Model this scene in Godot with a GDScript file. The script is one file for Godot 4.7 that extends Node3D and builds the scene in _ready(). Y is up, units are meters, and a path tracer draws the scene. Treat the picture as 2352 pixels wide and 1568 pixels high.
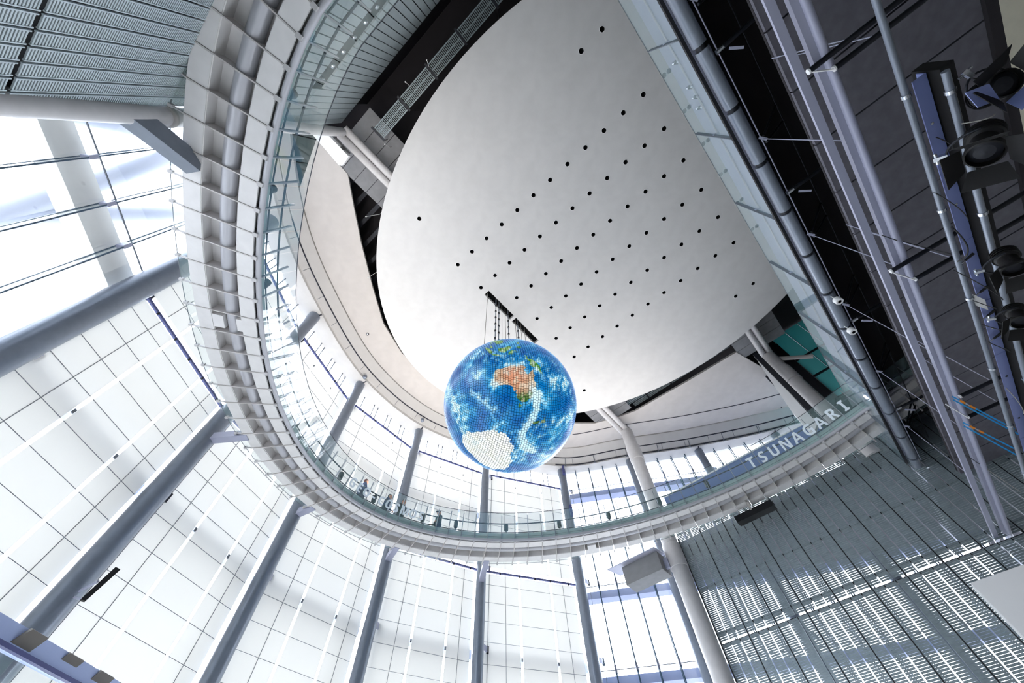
extends Node3D
# Atrium seen from the floor, looking up: an oval footbridge, a globe of display panels, an oval white ceiling, a curved screen facade.
# Building axes: a runs along the right-hand gallery, b across it (towards the facade), y up. at(a, b, y) gives the world point.

const CA := 0.6331
const SA := 0.7741
const BRIDGE_W := 1.65

var M := {}
var used := {}
var unit_tile: ArrayMesh
var ring_pts := PackedVector3Array()


class MB:
	var v := PackedVector3Array()
	var n := PackedVector3Array()
	var uv := PackedVector2Array()

	func tri(a: Vector3, b: Vector3, c: Vector3, na: Vector3, nb: Vector3, nc: Vector3) -> void:
		if (b - a).cross(c - a).dot(na + nb + nc) > 0.0:
			v.append_array([a, c, b])
			n.append_array([na, nc, nb])
		else:
			v.append_array([a, b, c])
			n.append_array([na, nb, nc])

	func quad(a: Vector3, b: Vector3, c: Vector3, d: Vector3, out: Vector3) -> void:
		var f := (b - a).cross(c - a)
		if f.length_squared() < 1e-14:
			f = (c - a).cross(d - a)
		f = f.normalized()
		if f.dot(out) < 0.0:
			f = -f
		tri(a, b, c, f, f, f)
		tri(a, c, d, f, f, f)

	# eight corners: bottom ring 0..3, top ring 4..7
	func hexa(p: Array) -> void:
		var c := Vector3.ZERO
		for q in p:
			c += q
		c /= 8.0
		for f in [[0, 1, 2, 3], [4, 5, 6, 7], [0, 1, 5, 4], [1, 2, 6, 5], [2, 3, 7, 6], [3, 0, 4, 7]]:
			var m: Vector3 = (p[f[0]] + p[f[1]] + p[f[2]] + p[f[3]]) / 4.0
			quad(p[f[0]], p[f[1]], p[f[2]], p[f[3]], m - c)

	# x, y, z: half extents as vectors
	func box(c: Vector3, x: Vector3, y: Vector3, z: Vector3) -> void:
		hexa([c - x - y - z, c + x - y - z, c + x - y + z, c - x - y + z, c - x + y - z, c + x + y - z, c + x + y + z, c - x + y + z])

	# a bar of w (sideways) by h (along up) from p to q
	func bar(p: Vector3, q: Vector3, w: float, h: float, up := Vector3.UP) -> void:
		var d := q - p
		var s := d.cross(up)
		if s.length() < 1e-6:
			s = d.cross(Vector3.RIGHT)
		s = s.normalized()
		var u := s.cross(d).normalized()
		box((p + q) / 2.0, d / 2.0, u * h / 2.0, s * w / 2.0)

	func tube(p: Vector3, q: Vector3, r0: float, r1 := -1.0, seg := 12, caps := true) -> void:
		if r1 < 0.0:
			r1 = r0
		var d := (q - p).normalized()
		var s := d.cross(Vector3.UP if absf(d.y) < 0.9 else Vector3.RIGHT).normalized()
		var t := d.cross(s)
		for k in seg:
			var a0 := TAU * k / seg
			var a1 := TAU * (k + 1) / seg
			var n0 := s * cos(a0) + t * sin(a0)
			var n1 := s * cos(a1) + t * sin(a1)
			tri(p + n0 * r0, q + n0 * r1, q + n1 * r1, n0, n0, n1)
			tri(p + n0 * r0, q + n1 * r1, p + n1 * r0, n0, n1, n1)
			if caps:
				tri(p, p + n0 * r0, p + n1 * r0, -d, -d, -d)
				tri(q, q + n0 * r1, q + n1 * r1, d, d, d)

	func path(pts: Array, r: float, seg := 8) -> void:
		var rings := []
		for k in pts.size():
			var d: Vector3 = (pts[mini(k + 1, pts.size() - 1)] - pts[maxi(k - 1, 0)]).normalized()
			var s := d.cross(Vector3.UP if absf(d.y) < 0.95 else Vector3.RIGHT).normalized()
			var t := d.cross(s)
			var g := []
			for j in seg:
				var a := TAU * j / seg
				g.append(s * cos(a) + t * sin(a))
			rings.append(g)
		for k in pts.size() - 1:
			for j in seg:
				var j1 := (j + 1) % seg
				var a: Vector3 = rings[k][j]
				var b: Vector3 = rings[k][j1]
				var c: Vector3 = rings[k + 1][j1]
				var e: Vector3 = rings[k + 1][j]
				tri(pts[k] + a * r, pts[k + 1] + e * r, pts[k + 1] + c * r, a, e, c)
				tri(pts[k] + a * r, pts[k + 1] + c * r, pts[k] + b * r, a, c, b)

	# lathe about the axis p + d * h: profile of Vector2(radius, height)
	func lathe(p: Vector3, d: Vector3, prof: Array, seg := 16) -> void:
		d = d.normalized()
		var s := d.cross(Vector3.UP if absf(d.y) < 0.9 else Vector3.RIGHT).normalized()
		var t := d.cross(s)
		for i in prof.size() - 1:
			var a: Vector2 = prof[i]
			var b: Vector2 = prof[i + 1]
			var e := b - a
			for k in seg:
				var a0 := TAU * k / seg
				var a1 := TAU * (k + 1) / seg
				var r0 := s * cos(a0) + t * sin(a0)
				var r1 := s * cos(a1) + t * sin(a1)
				var m0 := (r0 * e.y - d * e.x).normalized()
				var m1 := (r1 * e.y - d * e.x).normalized()
				var p00 := p + r0 * a.x + d * a.y
				var p01 := p + r1 * a.x + d * a.y
				var p10 := p + r0 * b.x + d * b.y
				var p11 := p + r1 * b.x + d * b.y
				tri(p00, p10, p11, m0, m0, m1)
				tri(p00, p11, p01, m0, m1, m1)

	# a slab with any outline (world x, z) between two heights
	func slab(outline: PackedVector2Array, y0: float, y1: float) -> void:
		var idx := Geometry2D.triangulate_polygon(outline)
		for i in range(0, idx.size(), 3):
			var a := outline[idx[i]]
			var b := outline[idx[i + 1]]
			var c := outline[idx[i + 2]]
			tri(Vector3(a.x, y0, a.y), Vector3(b.x, y0, b.y), Vector3(c.x, y0, c.y), Vector3.DOWN, Vector3.DOWN, Vector3.DOWN)
			tri(Vector3(a.x, y1, a.y), Vector3(b.x, y1, b.y), Vector3(c.x, y1, c.y), Vector3.UP, Vector3.UP, Vector3.UP)
		var cw := Geometry2D.is_polygon_clockwise(outline)
		for i in outline.size():
			var a := outline[i]
			var b := outline[(i + 1) % outline.size()]
			var e := b - a
			var o := Vector3(e.y, 0, -e.x) * (-1.0 if cw else 1.0)
			quad(Vector3(a.x, y0, a.y), Vector3(b.x, y0, b.y), Vector3(b.x, y1, b.y), Vector3(a.x, y1, a.y), o)

	# a flat plate with any outline in space, t thick along the normal
	func plate(pts: Array, t: float) -> void:
		var nn: Vector3 = (pts[1] - pts[0]).cross(pts[2] - pts[0]).normalized()
		var c := Vector3.ZERO
		for p in pts:
			c += p
		c /= pts.size()
		for i in range(1, pts.size() - 1):
			tri(pts[0] + nn * t / 2, pts[i] + nn * t / 2, pts[i + 1] + nn * t / 2, nn, nn, nn)
			tri(pts[0] - nn * t / 2, pts[i] - nn * t / 2, pts[i + 1] - nn * t / 2, -nn, -nn, -nn)
		for i in pts.size():
			var a: Vector3 = pts[i]
			var b: Vector3 = pts[(i + 1) % pts.size()]
			quad(a - nn * t / 2, b - nn * t / 2, b + nn * t / 2, a + nn * t / 2, (a + b) / 2.0 - c)

	func mesh() -> ArrayMesh:
		var arr := []
		arr.resize(Mesh.ARRAY_MAX)
		arr[Mesh.ARRAY_VERTEX] = v
		arr[Mesh.ARRAY_NORMAL] = n
		if uv.size() == v.size():
			arr[Mesh.ARRAY_TEX_UV] = uv
		var m := ArrayMesh.new()
		m.add_surface_from_arrays(Mesh.PRIMITIVE_TRIANGLES, arr)
		return m


# ---------------------------------------------------------------- helpers
func at(a: float, b: float, y: float) -> Vector3:
	return Vector3(CA * a - SA * b, y, -SA * a - CA * b)


func at2(a: float, b: float) -> Vector2:
	return Vector2(CA * a - SA * b, -SA * a - CA * b)


func da() -> Vector3:
	return Vector3(CA, 0, -SA)


func db() -> Vector3:
	return Vector3(-SA, 0, -CA)


func abox(m: MB, a0: float, a1: float, b0: float, b1: float, y0: float, y1: float) -> void:
	m.box(at((a0 + a1) / 2, (b0 + b1) / 2, (y0 + y1) / 2), da() * (a1 - a0) / 2, Vector3.UP * (y1 - y0) / 2, db() * (b1 - b0) / 2)


func numbered(called: String) -> String:
	if not used.has(called):
		used[called] = 0
		return called
	used[called] += 1
	return "%s_%03d" % [called, used[called]]


func thing(called: String, label: String, category: String, where := Vector3.ZERO, group := "") -> Node3D:
	var o := Node3D.new()
	o.name = numbered(called)
	add_child(o)
	o.position = where
	o.set_meta("label", label)
	o.set_meta("category", category)
	if group:
		o.set_meta("group", group)
	return o


func setting(called: String) -> Node3D:
	var o := Node3D.new()
	o.name = called
	add_child(o)
	o.set_meta("kind", "structure")
	return o


# world-space geometry as a part of a thing
func part(parent: Node3D, called: String, m: MB, mat: Material, label := "") -> MeshInstance3D:
	var o := MeshInstance3D.new()
	o.mesh = m.mesh()
	o.material_override = mat
	o.name = called
	parent.add_child(o, true)
	var p: Node = parent
	var off := Vector3.ZERO
	while p is Node3D and p != self:
		off += (p as Node3D).position
		p = p.get_parent()
	o.position = -off
	if label:
		o.set_meta("label", label)
	return o


func shared(parent: Node3D, called: String, mesh: Mesh, mat: Material, xf: Transform3D) -> MeshInstance3D:
	var o := MeshInstance3D.new()
	o.mesh = mesh
	o.material_override = mat
	o.name = called
	parent.add_child(o, true)
	xf.origin -= parent.position
	o.transform = xf
	return o


func solid(called: String, m: MB, mat: Material) -> MeshInstance3D:
	var o := MeshInstance3D.new()
	o.mesh = m.mesh()
	o.material_override = mat
	o.name = called
	add_child(o)
	o.set_meta("kind", "structure")
	return o


func mat(c: Color, rough := 0.6, metal := 0.0) -> StandardMaterial3D:
	var m := StandardMaterial3D.new()
	m.albedo_color = c
	m.roughness = rough
	m.metallic = metal
	return m


func pane(c: Color, alpha: float) -> StandardMaterial3D:
	var m := mat(Color(c.r, c.g, c.b, alpha), 0.02)
	m.transparency = BaseMaterial3D.TRANSPARENCY_ALPHA
	return m


func grained(c: Color, amount: float, freq: float, rough: float, metal := 0.0) -> StandardMaterial3D:
	var m := mat(c, rough, metal)
	var f := FastNoiseLite.new()
	f.seed = 7
	f.frequency = freq
	f.fractal_octaves = 4
	var g := Gradient.new()
	g.set_color(0, Color(1 - amount, 1 - amount, 1 - amount))
	g.set_color(1, Color(1, 1, 1))
	var t := NoiseTexture2D.new()
	t.width = 256
	t.height = 256
	t.seamless = true
	t.noise = f
	t.color_ramp = g
	m.albedo_texture = t
	m.uv1_triplanar = true
	m.uv1_world_triplanar = true
	m.uv1_scale = Vector3.ONE * 0.35
	return m


func make_materials() -> void:
	M.screen = mat(Color(0.97, 0.965, 0.95), 0.9)
	M.screen.backlight_enabled = true
	M.screen.backlight = Color(0.47, 0.46, 0.435)
	M.joint = mat(Color(0.42, 0.44, 0.47), 0.6)
	M.screen_joint = mat(Color(0.55, 0.56, 0.58), 0.7)
	M.clear = pane(Color(0.9, 0.97, 1.0), 0.05)
	M.rail_glass = pane(Color(0.70, 0.86, 0.85), 0.08)
	M.blue_glass = pane(Color(0.58, 0.72, 0.75), 0.16)
	M.green_glass = pane(Color(0.35, 0.72, 0.68), 0.35)
	M.steel = grained(Color(0.50, 0.53, 0.58), 0.08, 0.03, 0.3, 0.25)
	M.white_steel = grained(Color(0.80, 0.79, 0.79), 0.05, 0.03, 0.42)
	M.blue_steel = mat(Color(0.30, 0.32, 0.52), 0.45)
	M.dish = grained(Color(0.84, 0.835, 0.83), 0.035, 0.012, 0.8)
	M.soffit = grained(Color(0.80, 0.775, 0.755), 0.04, 0.012, 0.85)
	M.soffit_edge = grained(Color(0.83, 0.815, 0.80), 0.04, 0.012, 0.8)
	M.grey_panel = grained(Color(0.52, 0.52, 0.53), 0.08, 0.02, 0.7)
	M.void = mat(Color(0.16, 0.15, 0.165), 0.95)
	M.black = mat(Color(0.025, 0.022, 0.028), 0.55)
	M.black_matt = mat(Color(0.03, 0.025, 0.03), 0.9)
	M.dark_metal = mat(Color(0.12, 0.13, 0.16), 0.45, 0.4)
	M.bridge_panel = grained(Color(0.89, 0.88, 0.875), 0.05, 0.02, 0.7)
	M.bridge_recess = grained(Color(0.89, 0.88, 0.875), 0.05, 0.02, 0.7)
	M.bridge_tube = mat(Color(0.70, 0.70, 0.72), 0.35, 0.2)
	M.rib = mat(Color(0.78, 0.76, 0.75), 0.5)
	M.deck_edge = mat(Color(0.66, 0.73, 0.72), 0.35)
	M.post = mat(Color(0.62, 0.62, 0.64), 0.35, 0.5)
	M.rail_dark = mat(Color(0.16, 0.17, 0.22), 0.45, 0.3)
	M.grille = grained(Color(0.55, 0.60, 0.62), 0.12, 0.05, 0.4, 0.35)
	M.grille_back = grained(Color(0.80, 0.85, 0.87), 0.1, 0.05, 0.5, 0.1)
	M.frame_dark = mat(Color(0.06, 0.065, 0.09), 0.5)
	M.wall_panel = grained(Color(0.58, 0.62, 0.63), 0.06, 0.02, 0.6)
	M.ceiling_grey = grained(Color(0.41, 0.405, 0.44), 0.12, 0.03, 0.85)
	M.lilac = mat(Color(0.66, 0.67, 0.75), 0.4, 0.1)  # lilac cast of daylight on the gallery pipes is put into this colour
	M.cream = grained(Color(0.90, 0.88, 0.80), 0.05, 0.02, 0.85)
	M.white = mat(Color(0.93, 0.93, 0.93), 0.6)
	M.lamp_panel = mat(Color(0.50, 0.55, 0.76), 0.4, 0.2)
	M.chrome = mat(Color(0.8, 0.82, 0.85), 0.18, 0.9)
	M.strap = mat(Color(0.10, 0.55, 0.80), 0.6)
	M.orange = mat(Color(0.85, 0.50, 0.08), 0.6)
	M.cable = mat(Color(0.05, 0.05, 0.06), 0.6)
	M.pale_cable = mat(Color(0.55, 0.54, 0.52), 0.6)
	M.beam = grained(Color(0.72, 0.70, 0.68), 0.05, 0.02, 0.7)
	M.floor = grained(Color(0.80, 0.79, 0.77), 0.1, 0.02, 0.5)
	M.outside = grained(Color(0.55, 0.55, 0.54), 0.1, 0.02, 0.9)
	M.slab_blue = mat(Color(0.33, 0.40, 0.62), 0.5)
	M.slab_white = grained(Color(0.86, 0.85, 0.83), 0.04, 0.02, 0.7)
	M.fin_edge = mat(Color(0.22, 0.32, 0.40), 0.4)
	M.outdoor_steel = mat(Color(0.60, 0.62, 0.68), 0.7)
	M.pale_blue = mat(Color(0.70, 0.76, 0.92), 0.5)
	M.taupe = mat(Color(0.48, 0.46, 0.44), 0.6)
	M.teal = mat(Color(0.45, 0.82, 0.82), 0.3)
	M.teal.backlight_enabled = true
	M.teal.backlight = Color(0.22, 0.40, 0.40)
	M.slab_lilac = mat(Color(0.50, 0.53, 0.66), 0.6)
	M.ledge = mat(Color(0.62, 0.64, 0.72), 0.6)
	M.letter = mat(Color(0.90, 0.93, 0.95), 0.5)
	M.skin = mat(Color(0.72, 0.52, 0.42), 0.6)
	M.lamp_glow = mat(Color(0.9, 0.9, 0.88), 0.4)
	M.lamp_glow.emission_enabled = true
	M.lamp_glow.emission = Color(1.0, 0.97, 0.92)
	M.lamp_glow.emission_energy_multiplier = 1.0
	M.globe_core = mat(Color(0.02, 0.03, 0.06), 0.5)


# smooth curve through the facade columns (world x, z); s counts columns
func facade(s: float) -> Vector2:
	var c: Array = FC
	var i = clampi(int(floor(s)), 0, c.size() - 2)
	var t = s - i
	var p0: Vector2 = c[maxi(i - 1, 0)]
	var p3: Vector2 = c[mini(i + 2, c.size() - 1)]
	return (c[i] as Vector2).cubic_interpolate(c[i + 1], p0, p3, t)


func facade_in(s: float) -> Vector2:      # unit vector into the room
	var d = (facade(s + 0.05) - facade(s - 0.05)).normalized()
	var n = Vector2(-d.y, d.x)
	return n if n.dot(Vector2(0, -8) - facade(s)) > 0 else -n


var FC := []


# profile of Vector2(inward, y) swept along the facade from s0 to s1
func sweep(m: MB, prof: Array, s0: float, s1: float, steps: int, closed := true) -> void:
	var rows = []
	for k in steps + 1:
		var s = s0 + (s1 - s0) * k / steps
		var p = facade(s)
		var n = facade_in(s)
		var row = []
		for q in prof:
			row.append(Vector3(p.x + n.x * q.x, q.y, p.y + n.y * q.x))
		rows.append(row)
	var cnt = prof.size() if closed else prof.size() - 1
	var c = Vector2.ZERO
	for q in prof:
		c += q
	c /= prof.size()
	for k in steps:
		var s = s0 + (s1 - s0) * (k + 0.5) / steps
		var n = facade_in(s)
		for j in cnt:
			var j1 = (j + 1) % prof.size()
			var e: Vector2 = prof[j1] - prof[j]
			var o2 = Vector2(e.y, -e.x)
			if o2.dot((prof[j] + prof[j1]) / 2.0 - c) < 0:
				o2 = -o2
			m.quad(rows[k][j], rows[k][j1], rows[k + 1][j1], rows[k + 1][j], Vector3(n.x * o2.x, o2.y, n.y * o2.x))


# ---------------------------------------------------------------- bridge frame
func ring(k: float) -> Vector3:          # inner lower edge of the bridge soffit
	var i = clampi(int(floor(k)), 0, ring_pts.size() - 2)
	return ring_pts[i].lerp(ring_pts[i + 1], k - i)


func ring_dir(k: float) -> Vector3:
	var d = ring(minf(k + 1.0, ring_pts.size() - 1.0)) - ring(maxf(k - 1.0, 0.0))
	d.y = 0
	return d.normalized()


func ring_out(k: float) -> Vector3:
	var d = ring_dir(k)
	return Vector3(d.z, 0, -d.x)


func sect(k: float, u: float, h: float) -> Vector3:      # u from the outer edge inwards, h above the soffit
	return ring(k) + ring_out(k) * (BRIDGE_W - u) + Vector3.UP * h


func cell(m: MB, k0: float, k1: float, u0: float, u1: float, h0: float, h1: float) -> void:
	m.hexa([sect(k0, u0, h0), sect(k0, u1, h0), sect(k1, u1, h0), sect(k1, u0, h0), sect(k0, u0, h1), sect(k0, u1, h1), sect(k1, u1, h1), sect(k1, u0, h1)])


func _ready() -> void:
	# ---- camera
	var cam = Camera3D.new()
	cam.name = "camera"
	add_child(cam)
	cam.transform = Transform3D(Basis(Vector3(0.99883, -0.0245, -0.0417), Vector3(0.04836, 0.506, 0.86117), Vector3(0, -0.86218, 0.5066)).orthonormalized(), Vector3(0, 1.6, 0))
	cam.fov = 81.19
	cam.near = 0.05
	cam.far = 500.0
	cam.current = true
	# ---- bright overcast sky
	var env = Environment.new()
	env.background_mode = Environment.BG_SKY
	var sk = ProceduralSkyMaterial.new()
	sk.sky_top_color = Color(0.90, 0.94, 1.0)
	sk.sky_horizon_color = Color(0.96, 0.975, 1.0)
	sk.ground_horizon_color = Color(0.80, 0.81, 0.83)
	sk.ground_bottom_color = Color(0.62, 0.62, 0.62)
	sk.sky_energy_multiplier = 1.0
	sk.ground_energy_multiplier = 1.0
	var sky = Sky.new()
	sky.sky_material = sk
	env.sky = sky
	env.background_energy_multiplier = 1.0
	env.tonemap_mode = Environment.TONE_MAPPER_LINEAR
	env.tonemap_exposure = EXPOSURE
	env.sdfgi_enabled = true
	env.ssao_enabled = true
	env.ssil_enabled = true
	var we = WorldEnvironment.new()
	we.name = "world_environment"
	we.environment = env
	add_child(we)

	make_materials()
	FC = [at2(-11.5, 2.5), at2(-8.6, 7.6), at2(-4.2, 12.49), Vector2(-11.7, -10.25), Vector2(-10.15, -15.35), Vector2(-6.95, -19.69), Vector2(-2.35, -22.45), Vector2(3.35, -24.5), Vector2(8.57, -23.77), at2(26.5, 3.96), at2(28.94, -1.06), at2(30.8, -6.5), at2(32, -12)]
	ring_pts = PackedVector3Array([Vector3(-1.409, 10.988, 3.220), Vector3(-1.882, 10.988, 2.852), Vector3(-2.356, 10.988, 2.484), Vector3(-2.830, 10.988, 2.117), Vector3(-3.303, 10.988, 1.749), Vector3(-3.766, 11.119, 1.346), Vector3(-4.208, 11.246, 0.885), Vector3(-4.629, 11.370, 0.381), Vector3(-5.030, 11.489, -0.156), Vector3(-5.412, 11.606, -0.718), Vector3(-5.777, 11.719, -1.301), Vector3(-6.124, 11.828, -1.902), Vector3(-6.454, 11.934, -2.519), Vector3(-6.766, 12.037, -3.151), Vector3(-7.059, 12.137, -3.797), Vector3(-7.333, 12.233, -4.457), Vector3(-7.585, 12.326, -5.130), Vector3(-7.813, 12.417, -5.815), Vector3(-8.015, 12.504, -6.511), Vector3(-8.188, 12.588, -7.217), Vector3(-8.330, 12.670, -7.929), Vector3(-8.438, 12.749, -8.645), Vector3(-8.510, 12.825, -9.363), Vector3(-8.542, 12.898, -10.079), Vector3(-8.533, 12.969, -10.789), Vector3(-8.480, 13.037, -11.491), Vector3(-8.381, 13.103, -12.179), Vector3(-8.237, 13.166, -12.851), Vector3(-8.044, 13.227, -13.503), Vector3(-7.805, 13.286, -14.131), Vector3(-7.517, 13.343, -14.731), Vector3(-7.183, 13.397, -15.301), Vector3(-6.803, 13.450, -15.837), Vector3(-6.379, 13.500, -16.338), Vector3(-5.913, 13.549, -16.801), Vector3(-5.408, 13.595, -17.225), Vector3(-4.866, 13.640, -17.608), Vector3(-4.291, 13.683, -17.949), Vector3(-3.686, 13.724, -18.249), Vector3(-3.055, 13.764, -18.506), Vector3(-2.402, 13.802, -18.722), Vector3(-1.731, 13.839, -18.897), Vector3(-1.045, 13.874, -19.032), Vector3(-0.349, 13.908, -19.127), Vector3(0.353, 13.940, -19.185), Vector3(1.059, 13.971, -19.207), Vector3(1.765, 14.002, -19.194), Vector3(2.467, 14.031, -19.149), Vector3(3.164, 14.059, -19.072), Vector3(3.854, 14.086, -18.966), Vector3(4.533, 14.112, -18.832), Vector3(5.201, 14.137, -18.671), Vector3(5.858, 14.161, -18.486), Vector3(6.502, 14.185, -18.277), Vector3(7.134, 14.208, -18.045), Vector3(7.753, 14.230, -17.792), Vector3(8.360, 14.252, -17.517), Vector3(8.956, 14.274, -17.222), Vector3(9.542, 14.295, -16.907), Vector3(10.118, 14.315, -16.573), Vector3(10.684, 14.336, -16.218), Vector3(11.242, 14.356, -15.843), Vector3(11.790, 14.376, -15.448), Vector3(12.328, 14.396, -15.032), Vector3(12.855, 14.416, -14.593), Vector3(13.367, 14.436, -14.130), Vector3(13.860, 14.456, -13.642), Vector3(14.330, 14.476, -13.125), Vector3(14.768, 14.497, -12.577), Vector3(15.189, 14.497, -12.011), Vector3(15.610, 14.497, -11.446), Vector3(16.030, 14.497, -10.880), Vector3(16.451, 14.497, -10.315), Vector3(16.871, 14.497, -9.749), Vector3(17.292, 14.497, -9.184)])
	print("structure")
	build_shell()
	print("facade")
	build_facade()
	build_outside()
	build_back_wall()
	build_front_wall()
	build_ceilings()
	print("bridge")
	build_bridge()
	build_columns()
	print("gallery")
	build_gallery()
	build_rigging()
	print("globe")
	build_globe()
	build_details()
	print("people")
	build_people()
	for o in find_children("*", "MeshInstance3D", true, false):
		(o as MeshInstance3D).cast_shadow = GeometryInstance3D.SHADOW_CASTING_SETTING_ON


const EXPOSURE := 11.0
const UNSEEN_UPLIGHT := 1.5  # strength of the unseen deck lamps, chosen to brighten the oval ceiling


func ab_rect(a0: float, a1: float, b0: float, b1: float) -> PackedVector2Array:
	return PackedVector2Array([at2(a0, b0), at2(a1, b0), at2(a1, b1), at2(a0, b1)])


# ---------------------------------------------------------------- floor, roof, outer walls
func build_shell() -> void:
	var m = MB.new()
	m.slab(ab_rect(-18, 36, -30, 24), -0.3, 0.0)
	solid("floor", m, M.floor)
	m = MB.new()
	m.box(Vector3(0, -0.5, 0), Vector3(120, 0, 0), Vector3(0, 0.15, 0), Vector3(0, 0, 120))
	solid("floor_outside", m, M.outside)
	# roof slab over the hall and the gallery building
	var out = PackedVector2Array()
	for k in 45:
		var s = 0.0 + 10.3 * k / 44.0
		var p = facade(s) - facade_in(s) * 0.7
		out.append(p)
	out.append(at2(24.75, -3.0))
	out.append(at2(24.75, -28))
	out.append(at2(-14, -28))
	m = MB.new()
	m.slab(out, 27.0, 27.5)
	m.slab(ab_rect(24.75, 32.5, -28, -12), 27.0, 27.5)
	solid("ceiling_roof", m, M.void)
	# fascia that closes the gap between soffit edge and roof
	m = MB.new()
	sweep(m, [Vector2(-0.65, 23.15), Vector2(-0.45, 23.15), Vector2(-0.45, 27.0), Vector2(-0.65, 27.0)], 0.0, 10.4, 60)
	solid("trim_roof_edge", m, M.soffit_edge)
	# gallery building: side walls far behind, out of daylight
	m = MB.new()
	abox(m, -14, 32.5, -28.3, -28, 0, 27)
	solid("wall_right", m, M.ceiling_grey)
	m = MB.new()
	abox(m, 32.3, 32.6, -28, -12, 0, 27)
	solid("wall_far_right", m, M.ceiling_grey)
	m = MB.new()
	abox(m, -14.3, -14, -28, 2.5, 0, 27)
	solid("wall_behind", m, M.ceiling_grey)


# ---------------------------------------------------------------- curved facade
func make_tile() -> ArrayMesh:
	# open-backed tray, one unit square, lips towards +z (outside)
	var m = MB.new()
	var e = 0.004
	var d = 0.025
	m.quad(Vector3(e, e, 0), Vector3(1 - e, e, 0), Vector3(1 - e, 1 - e, 0), Vector3(e, 1 - e, 0), Vector3(0, 0, -1))
	m.quad(Vector3(e, e, 0), Vector3(1 - e, e, 0), Vector3(1, 0, d), Vector3(0, 0, d), Vector3(0, -1, 0))
	m.quad(Vector3(e, 1 - e, 0), Vector3(1 - e, 1 - e, 0), Vector3(1, 1, d), Vector3(0, 1, d), Vector3(0, 1, 0))
	m.quad(Vector3(e, e, 0), Vector3(e, 1 - e, 0), Vector3(0, 1, d), Vector3(0, 0, d), Vector3(-1, 0, 0))
	m.quad(Vector3(1 - e, e, 0), Vector3(1 - e, 1 - e, 0), Vector3(1, 1, d), Vector3(1, 0, d), Vector3(1, 0, 0))
	return m.mesh()


func bay_frame(i: int, off: float) -> Array:
	var p: Vector2 = FC[i]
	var q: Vector2 = FC[i + 1]
	var d = (q - p).normalized()
	var o = -facade_in(i + 0.5)
	o = (o - d * o.dot(d)).normalized()
	p += o * off
	q += o * off
	return [Vector3(p.x, 0, p.y), Vector3(q.x, 0, q.y), Vector3(o.x, 0, o.y)]


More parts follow.
